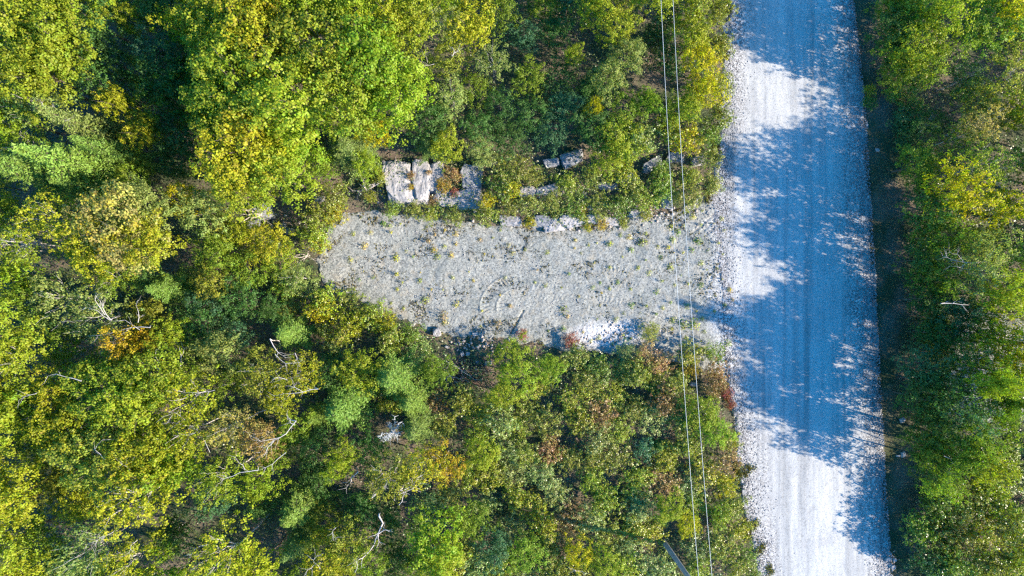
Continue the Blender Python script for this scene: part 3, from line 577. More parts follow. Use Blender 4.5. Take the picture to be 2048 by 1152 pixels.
while yy < 1170:                                                   # low shrubs fringing the verge under the trees
    gap = 185 < yy < 300; rr = rf.uniform(22, 34); gx = interp(yy, ROAD_R)+(98 if yy > 300 else 78)+rf.uniform(-8, 14); h = rf.uniform(.8, 1.2) if gap else rf.uniform(1.4, 2.2)
    k = CAM_H/(CAM_H-h*.62); px, py = 1024+(gx-1024)*k, 576+(yy-576)*k
    plant('shrub', px, py, rr*k, h, rf.choice(['deep green', 'green', 'olive', 'deep green', 'blue-green'])); yy += rf.uniform(30, 46)
for t in range(9000):
    px, py = rf.uniform(-90, 2270), rf.uniform(-90, 1240)
    ci, ri = min(15, max(0, int(px//128))), min(8, max(0, int(py//128)))
    c = CELLS[ri][ci]
    if c == '.': continue
    kind, r0, h0, cols = MIX[c]; r = r0*rf.uniform(.75, 1.1); h = h0*rf.uniform(.75, 1.15)
    b = W(px, py, h*.62); gx, gy = 1024+b.x*PX, 576-b.y*PX; rr = r*.8
    if on_pad(gx, gy, rr) or on_pad(px, py, rr) or interp(gy, ROAD_L)-rr < gx < interp(gy, ROAD_R)+60+rr*.6: continue
    if any((px-a)**2+(py-b2)**2 < (q+r*.5)**2 for a, b2, q in KEEP): continue
    if any((px-a)**2+(py-b2)**2 < ((q+r)*(.56 if c in 'SK' else .62))**2 for a, b2, q in placed): continue
    if c in 'SK' and py > 640 and py < 800: h *= .65
    placed.append((px, py, r)); plant(kind, px, py, r, h, rf.choice(cols)); nfill += 1
print('plants', len(plants), 'filled', nfill)

# ------------------------------------------------------------------ undergrowth, verge grass (stuff)
def scatter(n, test, box, clus=6, spread=.22):
    P = []
    while len(P) < n:
        px, py = random.uniform(box[0], box[2]), random.uniform(box[1], box[3])
        if not test(px, py): continue
        x, y = (px-1024)/PX, (576-py)/PX
        for _ in range(clus): P.append((x+random.gauss(0, spread), y+random.gauss(0, spread)))
    return np.array(P[:n])
def floor_ok(px, py):
    return not on_pad(px, py, 12) and not (interp(py, ROAD_L)-12 < px < interp(py, ROAD_R)+62) and noise.noise(Vector((px/90, py/90, 1))) > -.25
P2 = scatter(130000, floor_ok, (-60, -60, 2110, 1210), 14, .3)
z = rng.uniform(.1, .9, len(P2))**1.5*1.1
P3 = np.column_stack([P2, z]); Nn = rng.normal(size=(len(P3), 3))*.5 + (0, 0, 1)
me = leaf_mesh('undergrowth', P3, Nn, rng.uniform(.07, .16, len(P3)), attr_for(len(P3))); me.materials.append(M_small)
o = link('undergrowth', me); o.color = (.075, .12, .03, .3); tag(o, 'low leafy undergrowth covering the forest floor between the trees', 'undergrowth', kind='stuff')
def grass(name, pts, hmin, hmax, color, label, w=.10, up=1.0):
    n = len(pts); h = rng.uniform(hmin, hmax, n); D = rng.normal(size=(n, 3))*.5 + (0, 0, up)
    N = rng.normal(size=(n, 3)); N[:, 2] *= .2
    P = np.column_stack([pts, h*.45]); me = leaf_mesh(name, P, N, h, attr_for(n), width=w*2, fold=.0, D=D); me.materials.append(M_small)
    o = link(name, me); o.color = color; tag(o, label, 'grass', kind='stuff'); return o
verge = scatter(42000, lambda px, py: interp(py, ROAD_R)-2 < px < interp(py, ROAD_R)+85 and noise.noise(Vector((px/30, py/40, 4))) > -.35, (1690, -20, 1880, 1170), 10, .14)
grass('verge_grass', verge[:22000], .03, .11, (.32, .25, .12, .6), 'short brown-green grass on the shaded verge east of the road', .14)
lv = scatter(7000, lambda px, py: interp(py, ROAD_L)-14 < px < interp(py, ROAD_L)+(26 if py > 900 else 4) and not on_pad(px, py, -10) and noise.noise(Vector((px/20, py/40, 8))) > .22, (1400, -20, 1560, 1170), 8, .1)
grass('roadside_grass', lv, .05, .2, (.24, .22, .06, .5), 'sparse yellowed grass along the west edge of the road', .2, .25)
pw = scatter(22000, lambda px, py: on_pad(px, py, 4) and noise.noise(Vector((px/55, py/40, 2))) > .05 and (min(py-interp(px, PAD_TOP), interp(px, PAD_BOT)-py) < 45 or random.random() < .4), (640, 360, 1470, 770), 9, .05)
grass('sparse_weeds', pw, .04, .13, (.26, .21, .05, .7), 'tiny dry weeds sprinkled over the grey gravel clearing', .3, .25)

# ------------------------------------------------------------------ individual weeds on the clearing
def weed_proto(n, r, h):
    a = rng.uniform(0, 6.28, n); q = r*rng.random(n)**.6
    P = np.stack([np.cos(a)*q, np.sin(a)*q, h*rng.uniform(.15, 1, n)*(1-.5*q/r)], 1)
    N = np.stack([np.cos(a)*.5, np.sin(a)*.5, np.full(n, .9)], 1)+rng.normal(size=(n, 3))*.3
    me = leaf_mesh('weed_leaves', P, N, rng.uniform(.05, .10, n), attr_for(n)); me.materials.append(M_small)
    t = Tubes()
    for k in range(4):
        b = 6.28*k/4; t.add([(0, 0, -.02), (math.cos(b)*r*.3, math.sin(b)*r*.3, h*.5), (math.cos(b)*r*.5, math.sin(b)*r*.5, h*.9)], .008, .003, 3)
    tm = t.mesh('weed_stems'); tm.materials.append(M_twig); return me, tm
WP = [weed_proto(46, .24, .26), weed_proto(60, .30, .38), weed_proto(30, .20, .2), weed_proto(26, .13, .5)]
weeds = []
def weed(px, py, s, colour):
    me, tm = random.choice(WP); b = W(px, py); b.z = .04
    r = empty('weed', b, random.uniform(0, 6.28), (s, s, s*random.uniform(.8, 1.3)))
    o = link('leaves', me, None, r); o.color = COL[colour]; link('stems', tm, None, r); tag(r, None, 'weed')
    weeds.append((r, px, py, 'tall' if s > 1.15 else 'small' if s > .75 else 'tiny', colour, 'weed', 'weed'))
WH = [(793, 515, 1.3, 'yellow'), (795, 548, 1.2, 'yellow'), (768, 448, 1.1, 'green'), (780, 452, .9, 'pale green'), (912, 608, 1.2, 'yellow'), (850, 600, 1.1, 'olive'), (858, 483, 1.2, 'russet'), (868, 500, 1.1, 'orange'), (875, 512, 1.0, 'olive'), (840, 562, .9, 'olive'),
      (783, 465, .9, 'yellow'), (1128, 620, 1.6, 'olive'), (1135, 632, 1.2, 'russet'), (888, 632, 1.3, 'russet'), (890, 645, 1.1, 'pink-tinged'), (1020, 612, .9, 'russet'), (995, 645, 1.0, 'russet'), (1218, 488, 1.1, 'gold-tipped'), (1262, 500, 1.0, 'green'), (1284, 485, 1.1, 'olive'),
      (1290, 468, 1.1, 'olive'), (1235, 565, .8, 'green'), (1312, 583, 1.1, 'green'), (1320, 515, .9, 'green'), (1355, 465, 1.2, 'green'), (1345, 480, 1.2, 'gold-tipped'), (1382, 500, 1.1, 'green'), (1395, 482, 1.0, 'green'), (1340, 455, 1.2, 'gold-tipped'), (1336, 495, 1.1, 'yellow'),
      (1138, 548, .9, 'green'), (1365, 648, 1.3, 'olive'), (1345, 640, 1.2, 'olive'), (1312, 628, .8, 'green'), (1291, 612, .9, 'olive'), (1262, 610, .8, 'green'), (1340, 605, .9, 'green'), (1387, 648, 1.5, 'gold-tipped'), (1370, 675, 1.2, 'gold-tipped'), (1454, 686, 1.0, 'green'),
      (1400, 570, .7, 'green'), (1322, 562, .9, 'olive'), (1458, 580, 1.0, 'orange'), (1464, 600, .9, 'russet'), (1185, 575, .6, 'green'), (1200, 566, .6, 'green'), (1090, 570, .9, 'olive'), (1010, 555, .5, 'olive'), (905, 555, .8, 'olive'), (870, 470, .9, 'russet'),
      (730, 492, .9, 'orange'), (960, 480, .8, 'russet'), (1000, 460, .7, 'olive'), (1150, 480, .7, 'orange'), (890, 460, .8, 'orange'), (1240, 470, .8, 'olive'), (1400, 450, .9, 'olive'), (1415, 500, .7, 'olive'), (1050, 500, .6, 'olive'), (1075, 540, .7, 'russet')]
for w in WH: weed(*w)
rw = random.Random(3); occ = [(w[0], w[1]) for w in WH]
while len(weeds) < 150:
    px, py = rw.uniform(680, 1450), rw.uniform(410, 720)
    if not on_pad(px, py, -14): continue
    dens = 1.1*noise.noise(Vector((px/70, py/50, 11))) + .35 + .5*(px > 1180) + .3*(py < 520) - .3*(px < 740) - .4*(1000 < px < 1180 and py > 520)
    if rw.random() > dens or any((px-a)**2+(py-b)**2 < 260 for a, b in occ): continue
    occ.append((px, py)); weed(px, py, rw.uniform(.45, .85), rw.choice(['olive', 'yellow', 'gold-tipped', 'gold-tipped', 'green', 'orange', 'pink-tinged']))

# ------------------------------------------------------------------ rocks
import bmesh
def rock(px, py, w, h, rot, height, mat, label, group=None, seed=0, blocky=.75, sink=.25, part=None):
    rd = random.Random(seed*7+int(px*13+py)); bm = bmesh.new(); bmesh.ops.create_icosphere(bm, subdivisions=5 if w > 24 else 4, radius=1)
    planes = []
    for sx, sy, sz in ((1, 0, 0), (-1, 0, 0), (0, 1, 0), (0, -1, 0), (0, 0, 1)):
        n = Vector((sx+rd.gauss(0, .13), sy+rd.gauss(0, .13), sz+rd.gauss(0, .13))).normalized(); planes.append((n, blocky*rd.uniform(.85, 1.05)))
    for _ in range(6):
        n = Vector((rd.gauss(0, 1), rd.gauss(0, 1), abs(rd.gauss(0, 1)))).normalized(); planes.append((n, rd.uniform(.82, .95)))
    for v in bm.verts:
        c = v.co*1.25
        for n, d in planes:
            e = c.dot(n)-d
            if e > 0: c -= n*e*.97
        q = c*3 + Vector((seed, px, 0))
        c += v.normal*((noise.fractal(c*2.2+Vector((px, py, 0)), 1, 2, 4)*.09 + noise.noise(c*6+Vector((px, py, 3)))*.035 - .05*max(0, .07-abs(noise.noise(c*1.3+Vector((py, px, 0)))))/.07))
        v.co = c
    W2, H2 = w/PX/2, h/PX/2
    for v in bm.verts: v.co = Vector((v.co.x*W2*1.28, v.co.y*H2*1.28, v.co.z*height*.75+height*(.5-sink)))
    me = bpy.data.meshes.new('boulder'); bm.to_mesh(me); bm.free()
    me.polygons.foreach_set('use_smooth', [False]*len(me.polygons))
    o = link('boulder' if w > 16 else 'stone', me, mat); b = W(px, py, height*.6); o.location = (b.x, b.y, .03); o.rotation_euler = (rd.gauss(0, .05), rd.gauss(0, .05), R(rot))
    tag(o, label, 'boulder' if w > 16 else 'stone', group); return o
RG = 'quarried stones lining the top edge of the clearing'; RB = 'bleached blocks above the clearing'
ROCKS = [
 (798, 366, 52, 86, 6, .75, M_rock, 'largest bleached granite block, westernmost of the group above the clearing', RB),
 (842, 362, 38, 82, 2, .7, M_rock, 'long pale granite block beside the largest one, russet moss between them', RB),
 (872, 355, 30, 66, 0, .55, M_rock, 'narrow cracked granite block just west of the orange shrub', RB),
 (893, 396, 46, 34, -15, .5, M_rock, 'small bright white boulder below the orange and red shrubs', RB),
 (938, 402, 56, 30, 8, .4, M_rock, 'crumbled pinkish rock west of the yellow shrub above the clearing', RB),
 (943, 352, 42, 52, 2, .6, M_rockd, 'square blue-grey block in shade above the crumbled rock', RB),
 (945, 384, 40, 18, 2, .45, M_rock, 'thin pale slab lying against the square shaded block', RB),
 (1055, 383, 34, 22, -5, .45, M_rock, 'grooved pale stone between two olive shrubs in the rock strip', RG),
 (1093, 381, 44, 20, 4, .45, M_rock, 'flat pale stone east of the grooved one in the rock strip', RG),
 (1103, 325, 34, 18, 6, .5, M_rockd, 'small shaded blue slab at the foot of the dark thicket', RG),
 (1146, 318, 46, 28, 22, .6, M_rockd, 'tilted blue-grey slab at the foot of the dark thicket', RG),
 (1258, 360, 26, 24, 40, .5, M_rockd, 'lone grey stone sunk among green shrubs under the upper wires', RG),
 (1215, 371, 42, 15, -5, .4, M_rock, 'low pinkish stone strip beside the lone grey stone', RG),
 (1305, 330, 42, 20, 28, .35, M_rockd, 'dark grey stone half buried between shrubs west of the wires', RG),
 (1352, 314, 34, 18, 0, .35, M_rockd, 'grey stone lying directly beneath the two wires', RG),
 (1397, 322, 26, 20, 10, .4, M_rock, 'weathered stone near the road at the end of the rock strip', RG),
 (1334, 403, 24, 26, 0, .35, M_rockd, 'grey stone beneath the western wire near the clearing corner', RG),
 (1275, 428, 34, 16, -12, .35, M_rock, 'low pale stone at the eastern end of the edging row', RG),
 (1020, 441, 44, 20, -4, .45, M_rock, 'long edging stone just east of the bright yellow-green shrub', RG),
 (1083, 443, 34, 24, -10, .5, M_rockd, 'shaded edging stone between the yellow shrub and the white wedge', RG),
 (1106, 450, 38, 30, 8, .5, M_rock, 'white wedge-shaped edging stone poking out into the gravel', RG),
 (1143, 442, 42, 26, 4, .55, M_rock, 'domed pale edging stone with a dark cleft beside it', RG),
 (1188, 438, 36, 20, -2, .5, M_rock, 'square-cut edging stone behind the small orange shrub', RG),
 (1222, 443, 34, 16, -10, .4, M_rock, 'thin tapering edging stone east of the orange shrub', RG),
 (1180, 415, 14, 12, 0, .3, M_rock, 'small white stone poking through shrubs above the edging row', None),
 (985, 322, 18, 20, 30, .5, M_rock, 'small pale rock peeping from shrubs above the yellow shrub', None),
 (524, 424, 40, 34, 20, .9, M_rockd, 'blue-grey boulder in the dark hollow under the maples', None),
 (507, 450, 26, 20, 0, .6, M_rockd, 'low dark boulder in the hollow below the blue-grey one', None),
 (566, 452, 13, 12, 0, .4, M_rock, 'pale round stone in the hollow west of the clearing', None),
 (577, 463, 24, 14, 0, .3, M_rockd, 'flat grey stone in the hollow near the pale round one', None),
 (636, 397, 16, 14, 0, .6, M_rock, 'pale stone beside the shrubs under the big maples', None),
 (873, 664, 15, 17, 10, .4, M_rock, 'bright bluish stone at the bottom edge of the clearing', None),
 (893, 694, 9, 5, -20, .2, M_rock, 'flat white sliver of stone below the bright bluish stone', None),
 (976, 727, 15, 9, 5, .3, M_rock, 'pale stone on the upper rim of the brush pile', None),
 (955, 724, 12, 6, 0, .25, M_rockd, 'grey stone next to the pale one by the brush pile', None),
 (925, 708, 7, 9, 20, .3, M_rock, 'small upright white stone above the brush pile', None),
 (935, 708, 8, 8, 0, .3, M_rock, 'small blocky white stone above the brush pile', None),
 (950, 668, 10, 8, 0, .2, M_rock, 'little shaded stone at the clearing edge above the brush pile', None),
 (1805, 841, 10, 8, 20, .2, M_rock, 'white stone on the shaded verge, upper of two beyond the road', None),
 (1807, 910, 9, 11, 0, .2, M_rock, 'rounded white stone on the shaded verge, lower of two', None),
 (1796, 912, 7, 4, 0, .12, M_rock, 'sliver of pale stone beside the rounded white one', None),
 (1786, 1134, 10, 9, 0, .2, M_rock, 'round pale stone at the bottom of the verge', None),
 (1776, 1118, 13, 8, 30, .18, M_rock, 'largest chip in the pale rubble at the verge bottom', None),
 (1790, 1120, 7, 7, 10, .15, M_rock, 'small chip in the pale rubble at the verge bottom', None),
 (1781, 1108, 5, 5, 0, .12, M_rock, 'tiny white chip above the pale rubble on the verge', None),
 (1386, 768, 12, 8, 0, .5, M_rock, 'white stone between the wires in the lower thicket', None),
 (1489, 971, 8, 8, 0, .2, M_rock, 'pinkish stone on the west shoulder beside the yellow bush', None),
 (1487, 984, 9, 12, 0, .25, M_rockd, 'dark grey stone on the west shoulder just below the pinkish one', None),
 (1755, 300, 7, 7, 0, .12, M_rock, 'small pale stone on the verge opposite the solid road shade', None)]
for i, r in enumerate(ROCKS): rock(*r, seed=i)
pts = []
for cx, cy, sx, sy, n in ((930, 402, 34, 14, 420), (800, 395, 34, 18, 120), (860, 350, 60, 22, 160), (1090, 385, 90, 10, 260), (1290, 425, 60, 14, 200), (1230, 365, 60, 12, 120), (950, 690, 40, 14, 160), (545, 450, 40, 18, 110), (1215, 668, 70, 22, 260), (1780, 1118, 12, 16, 60), (1130, 450, 110, 8, 260)):
    for _ in range(n): pts.append((random.gauss(cx, sx*.6), random.gauss(cy, sy*.6)))
M_rub = rock_material('pinkish_rubble', (.42, .36, .33), .5)
tag(stones('rock_rubble', pts, M_rub, .02, .16, lambda x, y: .06), 'broken pinkish rubble lying around the blasted blocks and stones', 'rubble', kind='stuff')

# ------------------------------------------------------------------ bare limbs, driftwood, brush pile
def bare(name, label, lines, z, base, r=.06, mat=M_pale, group=None, cat='tree', twigs=4, up=None):
    """lines: px polylines at height z (z may vary along as third value); trunk from the ground to the first point"""
    z = z*.94; r = r*.58
    first = W(lines[0][0][0], lines[0][0][1], z); b = first.copy(); b.z = 0
    if base: b = W(base[0], base[1], 0)
    rt = empty(name, b); inv = Vector(b)
    t = Tubes(); t.add([p-inv for p in wiggle(b-Vector((0, 0, .2)), first, 5, .03)], r*1.5, r, 6); link('trunk', t.mesh('bare_trunk'), mat, rt)
    for k, ln in enumerate(lines):
        pts = []
        for j, p in enumerate(ln):
            zz = z + (p[2] if len(p) > 2 else (j*.12 if k else 0)); pts.append(W(p[0], p[1], zz)-inv)
        q = [pts[0]]
        for a, c in zip(pts, pts[1:]):
            m = a.lerp(c, .5)+Vector((random.gauss(0, .04), random.gauss(0, .04), random.gauss(0, .03))); q += [m, c]
        rr = r*(1 if k == 0 else .7); t = Tubes(); t.add(q, rr, rr*.3, 5)
        for _ in range(twigs):
            i = random.randrange(1, len(q)); d = (q[i]-q[i-1]).normalized(); s = Vector((d.y, -d.x, random.uniform(-.3, .6)))*random.choice((-1, 1))
            e = q[i]+(d*.6+s*.6)*random.uniform(.3, .8); t.add(wiggle(q[i], e, 3, .1), rr*.35, rr*.12, 4)
        link('branch', t.mesh('bare_branch'), mat, rt)
    tag(rt, label, cat, group); return rt
BG = 'bare pale limbs rising through the woods'
bare('dead_tree', 'white forked dead limb west of the feathery conifers above the lower woods', [[(540, 678), (556, 705), (572, 716)], [(550, 708), (571, 727), (598, 725)], [(590, 706), (594, 722), (598, 726)]], 6, (560, 690), .05, M_pale, BG)
bare('dead_tree', 'pale double limb curving over the dark gap in the lower woods', [[(798, 982), (822, 973), (836, 958)], [(797, 989), (824, 978), (842, 966)], [(798, 1010), (806, 992), (812, 984)], [(828, 955), (840, 953), (850, 948)]], 4.5, (822, 960), .075, M_pale, BG)
bare('dead_tree', 'short pale limb west of the double limb over the dark gap', [[(743, 996), (757, 983), (771, 975)], [(752, 960), (768, 958), (780, 952)]], 4.5, (775, 965), .06, M_pale, BG)
bare('dead_tree', 'long crooked white dead tree near the bottom edge of the woods', [[(758, 1032), (766, 1046), (757, 1066), (748, 1090), (725, 1116), (694, 1132)], [(756, 1068), (768, 1060), (778, 1062)], [(757, 1070), (758, 1084)]], 5, (757, 1025), .095, M_pale, BG)
bare('dead_tree', 'hooked pink-grey limb over the dark gap beside the lime young tree', [[(716, 944), (702, 956), (693, 966)], [(702, 956), (700, 966), (692, 976)]], 3.5, (712, 935), .07, M_pale, BG)
bare('dead_tree', 'white limbs spreading through the pink-leaved tree', [[(592, 842), (572, 868), (545, 882), (520, 905)], [(560, 875), (535, 880), (505, 880)], [(548, 882), (535, 895), (528, 912)], [(572, 905), (545, 928), (515, 942)], [(590, 850), (575, 840)]], 8.3, (560, 830), .045, M_pale, BG, twigs=6)
bare('dead_tree', 'pale curved limb below the pink-leaved tree', [[(516, 940), (480, 945), (455, 955), (440, 966)], [(490, 940), (478, 926), (470, 914)]], 8, (500, 900), .04, M_pale, BG)
bare('dead_tree', 'fine white limbs reaching east above the tall lime conifer', [[(636, 778), (606, 784), (580, 787), (550, 792)], [(606, 784), (590, 775), (570, 772)], [(575, 760), (560, 755), (545, 757)]], 6.5, (610, 760), .04, M_pale, BG, twigs=6)
bare('dead_tree', 'white birch limbs fanned out southwest of the round lime conifer', [[(222, 640), (205, 615), (190, 592)], [(220, 640), (196, 622), (172, 615)], [(210, 630), (190, 600), (196, 588)], [(276, 645), (277, 625), (272, 610)]], 7, (250, 625), .05, M_pale, BG, twigs=7)
bare('dead_tree', 'long thin white limbs between the birch fan and the golden tree', [[(300, 655), (262, 655), (215, 668), (176, 672)], [(262, 655), (235, 675), (225, 690)], [(280, 660), (250, 640), (222, 642)]], 6.5, (310, 640), .045, M_pale, BG, twigs=6)
bare('dead_tree', 'pale stems running out beneath the golden-leaved tree', [[(338, 748), (312, 735), (285, 725), (262, 722)], [(250, 716), (232, 712), (216, 712)], [(325, 735), (312, 715), (312, 700)]], 6.5, (345, 735), .05, M_pale, BG, twigs=4)
bare('dead_tree', 'straight bare trunk carrying a small yellow-green tuft of crown', [[(360, 738), (362, 712), (358, 690)], [(362, 712), (368, 698)]], 5, (362, 735), .06, M_pale, BG)
bare('dead_tree', 'white limb low in the western woods under yellow foliage', [[(162, 762), (135, 755), (112, 748), (96, 752)], [(84, 780), (60, 790), (38, 800)]], 8, (165, 740), .045, M_pale, BG, twigs=4)
bare('dead_tree', 'tangled pale twigs in the gold-tipped lower woods', [[(210, 1080-160), (190, 900), (205, 880)], [(260, 940), (245, 930), (262, 925)], [(430, 780), (400, 785), (370, 785)], [(370, 840), (350, 825), (345, 830)], [(420, 905), (395, 860), (375, 872)]], 8.5, (230, 900), .03, M_pale, BG, twigs=7)
bare('dead_tree', 'dead grey spray of twigs near the lower western corner', [[(225, 1065), (195, 1080), (175, 1088)], [(215, 1070), (200, 1075), (185, 1095)], [(275, 1080), (262, 1090), (258, 1105)]], 9.5, (225, 1050), .035, M_dead, BG, twigs=9)
bare('dead_tree', 'pale snag curling over the dark gap beside the bottom conifer', [[(412, 1090), (390, 1098), (380, 1110), (368, 1112)], [(672, 1055), (664, 1066), (668, 1082)], [(665, 1065), (672, 1075)]], 8, (420, 1070), .035, M_pale, BG)
bare('dead_tree', 'whitened twigs at the bottom edge by the gold-tipped birch', [[(640, 1138), (628, 1125), (632, 1112)], [(628, 1130), (615, 1140), (610, 1150)], [(710, 1145), (715, 1130), (712, 1120)]], 6.5, (640, 1110), .035, M_pale, BG, twigs=8)
bare('dead_tree', 'pale bare crown poking out above the big yellow maple-like trees', [[(868, 128), (846, 130), (838, 118)], [(850, 130), (844, 140)], [(855, 125), (848, 112), (852, 106)]], 5.5, (850, 125), .03, M_dead, BG, twigs=9)
bare('dead_tree', 'white twigs under the orange-tipped tree near the upper edge', [[(905, 112), (908, 100), (903, 92)], [(909, 106), (918, 98)]], 5.5, (906, 100), .04, M_pale, BG)
bare('dead_tree', 'white-barked limbs among pale foliage behind the twin spruce tips', [[(126, 234), (100, 222), (72, 212)], [(100, 222), (88, 214), (80, 200)], [(120, 240), (128, 244), (136, 240)]], 7.5, (140, 240), .04, M_pale, BG)
bare('dead_tree', 'pale horizontal limb in the shaded trees east of the road', [[(1882, 607), (1910, 607), (1940, 610)], [(1905, 607), (1915, 602)]], 5.5, (1935, 600), .05, M_pale, BG, twigs=2)
bare('dead_tree', 'thin brown limb in the lower trees east of the road', [[(1888, 912), (1905, 925), (1925, 938)]], 5, (1925, 925), .04, M_dead, BG, twigs=3)
bare('dead_tree', 'grey twiggy crown in the trees above the yellow tree', [[(1955, 525), (1930, 525), (1905, 520), (1885, 512)], [(1930, 525), (1915, 508), (1900, 505)], [(1935, 525), (1920, 535), (1900, 532)]], 6, (1960, 520), .035, M_dead, BG, twigs=8)
# lichened dead shrubs
for px, py, rp, zz, lb in ((22, 482, 30, 5.5, 'silvery lichened dead tree at the far western edge of the woods'), (782, 868, 24, 4.0, 'silver-grey dead bush between the two lower lime conifers')):
    z0 = W(px, py, zz); b = Vector((z0.x, z0.y, 0)); rt = empty('dead_tree', b); t = Tubes(); t.add(wiggle((0, 0, -.2), (0, 0, zz), 5, .02), .07, .03, 6); link('trunk', t.mesh('bare_trunk'), M_dead, rt)
    for k in range(16):
        a = random.uniform(0, 6.28); L = rp/PX*random.uniform(.6, 1.1); s = Vector((0, 0, zz*random.uniform(.55, .98))); e = s+Vector((math.cos(a)*L, math.sin(a)*L, random.uniform(0, .5)))
        q = wiggle(s, e, 4, .06); t = Tubes(); t.add(q, .022, .008, 4)
        for _ in range(9):
            i = random.randrange(1, 5); d = Vector((random.gauss(0, 1), random.gauss(0, 1), random.gauss(0, .5))).normalized(); t.add([q[i], q[i]+d*.14, q[i]+d*.26+Vector((0, 0, .05))], .018, .006, 3)
        link('branch', t.mesh('lichen_branch'), M_lichen, rt)
    tag(rt, lb, 'tree')
# uprooted driftwood by the boulders, and bleached roots in the hollow
def snag(label, px, py, arms, r=.07, z=.35, mat=M_dead, name='fallen_branch', sub=3):
    b = W(px, py, z); rt = empty(name, (b.x, b.y, 0))
    for (ex, ey, ez) in arms:
        e = W(ex, ey, ez)-Vector((b.x, b.y, 0)); q = wiggle((0, 0, z), e, 5, .07); t = Tubes(); t.add(q, r, r*.25, 5)
        for _ in range(sub):
            i = random.randrange(2, 6); d = (q[i]-q[i-1]).normalized(); s = Vector((d.y, -d.x, random.uniform(0, .5)))*random.choice((-1, 1))
            t.add(wiggle(q[i], q[i]+(d+s*.8)*random.uniform(.2, .55), 3, .1), r*.35, r*.12, 4)
        link('branch', t.mesh('snag'), mat, rt)
    tag(rt, label, 'branch'); return rt
snag('bleached uprooted snag forking just west of the largest granite block', 733, 380, [(722, 352, .9), (727, 372, .6), (748, 370, .7), (775, 342, 1.0), (768, 362, .8), (700, 382, .3), (790, 330, .9)], .055, .4)
snag('rust-brown dead twigs at the upper rim of the clearing', 742, 405, [(732, 392, .5), (752, 395, .5), (748, 415, .4), (736, 418, .3), (760, 408, .3)], .03, .2, M_twig)
snag('pale weathered limbs reaching west out of the dark hollow', 522, 430, [(490, 420, 1.8), (462, 413, 2.2), (478, 428, 1.6), (526, 410, 1.6), (530, 445, 1.2), (480, 448, 1.4), (468, 448, 1.7)], .06, .9)
snag('grey snag at the rounded west end of the clearing', 615, 512, [(600, 508, .7), (590, 515, .6), (618, 498, .5), (628, 520, .4), (600, 522, .5)], .04, .3)
# brush pile
bp = W(935, 745); rt = empty('brush_pile', (bp.x, bp.y, 0))
for k in range(90):
    a = random.uniform(0, 6.28); q = random.random()**.5; c = Vector((math.cos(a)*q*1.5, math.sin(a)*q*.95, random.uniform(.05, .55)*(1-q*.6)))
    th = random.gauss(.3, .8); L = random.uniform(.35, 1.0); d = Vector((math.cos(th), -math.sin(th), random.gauss(0, .12)))*L
    t = Tubes(); p = wiggle(c-d, c+d, 4, .06); rr = random.uniform(.012, .03); t.add(p, rr, rr*.4, 4)
    for _ in range(4):
        i = random.randrange(1, 5); s = Vector((random.gauss(0, 1), random.gauss(0, 1), random.uniform(0, .6))).normalized()*random.uniform(.15, .4); t.add([p[i], p[i]+s*.5, p[i]+s], rr*.5, rr*.2, 3)
    link('branch', t.mesh('brush'), M_twig if k % 6 else M_dead, rt)
tag(rt, 'heap of dark red-brown cut brush below the clearing', 'brush pile')
snag('long pale cut limb lying on the western side of the brush pile', 892, 722, [(922, 740, .6), (905, 732, .5), (950, 760, .7)], .04, .5)
snag('forked pale branch lying just below the brush pile', 900, 752, [(893, 738, .5), (916, 768, .6), (908, 745, .5), (890, 760, .4), (921, 758, .5)], .035, .4)
snag('small dry stick standing on the lower wires side of the thicket', 1158, 1142, [(1146, 1141, 2.2), (1166, 1143, 2.2)], .03, 2.1)

# ------------------------------------------------------------------ power line
pb = W(1322, 1076); rt = empty('utility_pole', (pb.x, pb.y, 0)); ZT = 9.6; tilt = Vector((.45, -.1, 0))
t = Tubes(); t.add([(0, 0, -.3)]+[tuple(tilt*k/8+Vector((0, 0, ZT*k/8))) for k in range(1, 9)], .17, .12, 14); link('pole_shaft', t.mesh('pole_shaft'), M_pole, rt)
def wire_pts(xa, xb):
    """plan line fitted to the photograph; hangs from poles at y=-16.9 and y=+31"""
    return xa, xb
yA, yB = pb.y-.1, 31.0
def wire_z(y): s = (y-yA)/(yB-yA); return 9.3-1.3*4*s*(1-s)
def wx(px, py):
    """world x and y of the wire point that shows at px, py"""
    z = 8.6
    for _ in range(8):
        y = (576-py)*(CAM_H-z)/CAM_H/PX; z = wire_z(y)
    return (px-1024)*(CAM_H-z)/CAM_H/PX, y
wires = []
for nm, pts in (('a', [(1322, 0), (1397, 1152)]), ('b', [(1346, 0), (1424, 1152)])):
    (x1, y1), (x2, y2) = (wx(*p) for p in pts); m = (x1-x2)/(y1-y2); wires.append((x1, y1, m))
def wx_at(w, y): return w[0]+(y-w[1])*w[2]
topx = pb.x+tilt.x
t = Tubes(); xs = [wx_at(w, yA) for w in wires]
xl, xr = min(xs+[topx])-.25, max(xs+[topx])+.25
bm = bmesh.new(); bmesh.ops.create_cube(bm, size=1)
for v in bm.verts: v.co = Vector((v.co.x*(xr-xl), v.co.y*.09, v.co.z*.11)) + Vector(((xl+xr)/2-pb.x, -.1+.17, 9.05))
me = bpy.data.meshes.new('crossarm'); bm.to_mesh(me); bm.free(); link('crossarm', me, M_pole, rt)
for x in xs:
    t = Tubes(); bx, by = x-pb.x, yA-pb.y
    t.add([(bx, by+.1, 9.1), (bx, by+.1, 9.14), (bx, by+.1, 9.16), (bx, by+.1, 9.22), (bx, by+.1, 9.28)], .05, .035, 10); link('insulator', t.mesh('insulator'), M_ceramic, rt)
tag(rt, 'weathered grey utility pole leaning out of the thicket at the bottom edge', 'utility pole')
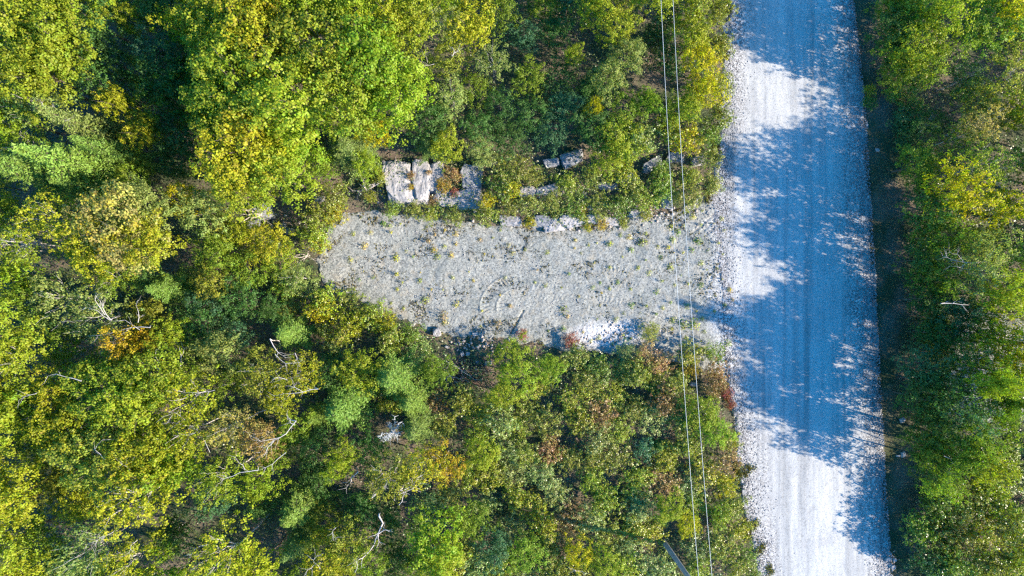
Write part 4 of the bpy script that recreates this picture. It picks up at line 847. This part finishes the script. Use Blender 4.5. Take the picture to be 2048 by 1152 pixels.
for w, lb in zip(wires, ('pale overhead wire on the west side, running over clearing and thicket', 'pale overhead wire nearer the road, running parallel to its twin')):
    t = Tubes(); P_ = []
    for k in range(-10, 49):
        y = yA + (yB-yA)*k/48*1.0 if k >= 0 else yA + k*2.0
        zz = wire_z(y) if k >= 0 else 9.3-.002*(k*2)**2*.5-.05*abs(k)*(1 if abs(k) < 6 else 1)
        P_.append((wx_at(w, y), y, zz))
    t.add(P_, .0105, .0105, 6); o = link('power_line', t.mesh('power_line'), M_wire); tag(o, lb, 'power line', 'two overhead wires')

# shaded gravel patch and old tyre at the east edge
def lot_fn(u, v):
    px = 1965+260*u; py = 600+330*v; x, y = (px-1024)/PX*.87, (576-py)/PX*.87
    e = min(u*6, v*5, (1-v)*5, 1.2)+fbm(x, y, 3)*.6; z = .09+fbm(x*3, y*3, 1)*.02
    if e < 1: z -= .3*(1-e)
    return x, y, z, 0
tag(grid('gravel_yard', 70, 80, lot_fn, M_pad), kind='structure')

# ------------------------------------------------------------------ labels
LAND = [('largest granite block', 798, 366), ('brush pile', 940, 745), ('utility pole', 1335, 1100), ('red roadside shrub', 1448, 790), ('twin spruce tips', 60, 320), ('long crooked dead tree', 745, 1075),
        ('pink-leaved tree', 500, 860), ('golden tree', 272, 692), ('round lime conifer', 348, 580), ('clearing west end', 645, 515), ('edging stones', 1150, 442), ('tilted blue slab', 1146, 318), ('dark hollow', 525, 430),
        ('silver-grey dead bush', 782, 868), ('white double limb', 820, 975), ('upper west corner', 0, 0), ('lower west corner', 0, 1152), ('upper east corner', 2048, 0), ('lower east corner', 2048, 1152), ('tallest yellow maples', 590, 200),
        ('orange-tipped tree', 945, 60), ('wires at the upper edge', 1335, 0), ('road mouth of clearing', 1440, 560), ('bright yellow roadside tree', 1890, 385), ('yellow eastern-edge tree', 2040, 750), ('white verge stones', 1806, 875),
        ('lone small spruce', 1318, 892), ('dark gap in upper woods', 275, 85), ('pale rubble by bushes', 1210, 665), ('curved tyre marks', 985, 580)]
WOR = ['nearest', 'second nearest', 'third nearest', 'fourth nearest', 'fifth nearest', 'sixth nearest', 'seventh nearest', 'eighth nearest', 'ninth nearest', 'tenth nearest', 'eleventh nearest', 'twelfth nearest']
DIRS = ['east', 'northeast', 'north', 'northwest', 'west', 'southwest', 'south', 'southeast']
def autolabel(items, lands, grp):
    by = {}
    for it in items:
        o, px, py, sw, cw, kw, cat = it
        nm, lx, ly = min(lands, key=lambda L: (L[1]-px)**2+(L[2]-py)**2)
        d = math.hypot(px-lx, py-ly); a = math.degrees(math.atan2(-(py-ly), px-lx)); dr = DIRS[int(((a+22.5) % 360)//45)]
        if d < 18: phrase = 'right at the %s' % nm
        else: phrase = '%s of the %s' % (dr, nm)
        by.setdefault((cw, kw, phrase), []).append((d, it))
    for (cw, kw, phrase), L in by.items():
        L.sort(key=lambda q: q[0])
        sizes = [it[3] for _, it in L]
        for i, (d, it) in enumerate(L):
            o = it[0]; sw = it[3]
            if sizes.count(sw) == 1: lb = '%s %s %s %s' % (sw, cw, kw, phrase)
            else:
                same = [q for q in L if q[1][3] == sw]; j = [q[1][0] for q in same].index(o)
                lb = '%s %s %s, %s %s' % (sw, cw, kw, WOR[min(j, 11)], phrase)
            o['label'] = lb; o['group'] = grp(it)
def pgrp(it):
    px, py, kw = it[1], it[2], it[5]
    side = 'east of the road' if px > 1600 else 'north of the clearing' if py < 440 and px > 640 else 'south of the clearing' if px > 880 and py > 640 else 'in the western woods'
    return {'maple-like tree': 'maple-like trees', 'bushy young tree': 'young trees', 'thin-crowned tree': 'thin-crowned trees', 'fine-leaved shrub': 'shrubs', 'feathery conifer': 'conifers'}[kw] + ' ' + side
autolabel(plants, LAND, pgrp)
WL = [l for l in LAND if 640 < l[1] < 1500 and 360 < l[2] < 760] + [('bright bluish edge stone', 873, 664), ('white wedge stone', 1106, 450), ('orange edge shrub', 1203, 448), ('wires above mid-clearing', 1367, 560), ('west shoulder of road', 1450, 650)]
autolabel(weeds, WL, lambda it: 'weeds growing on the gravel clearing')
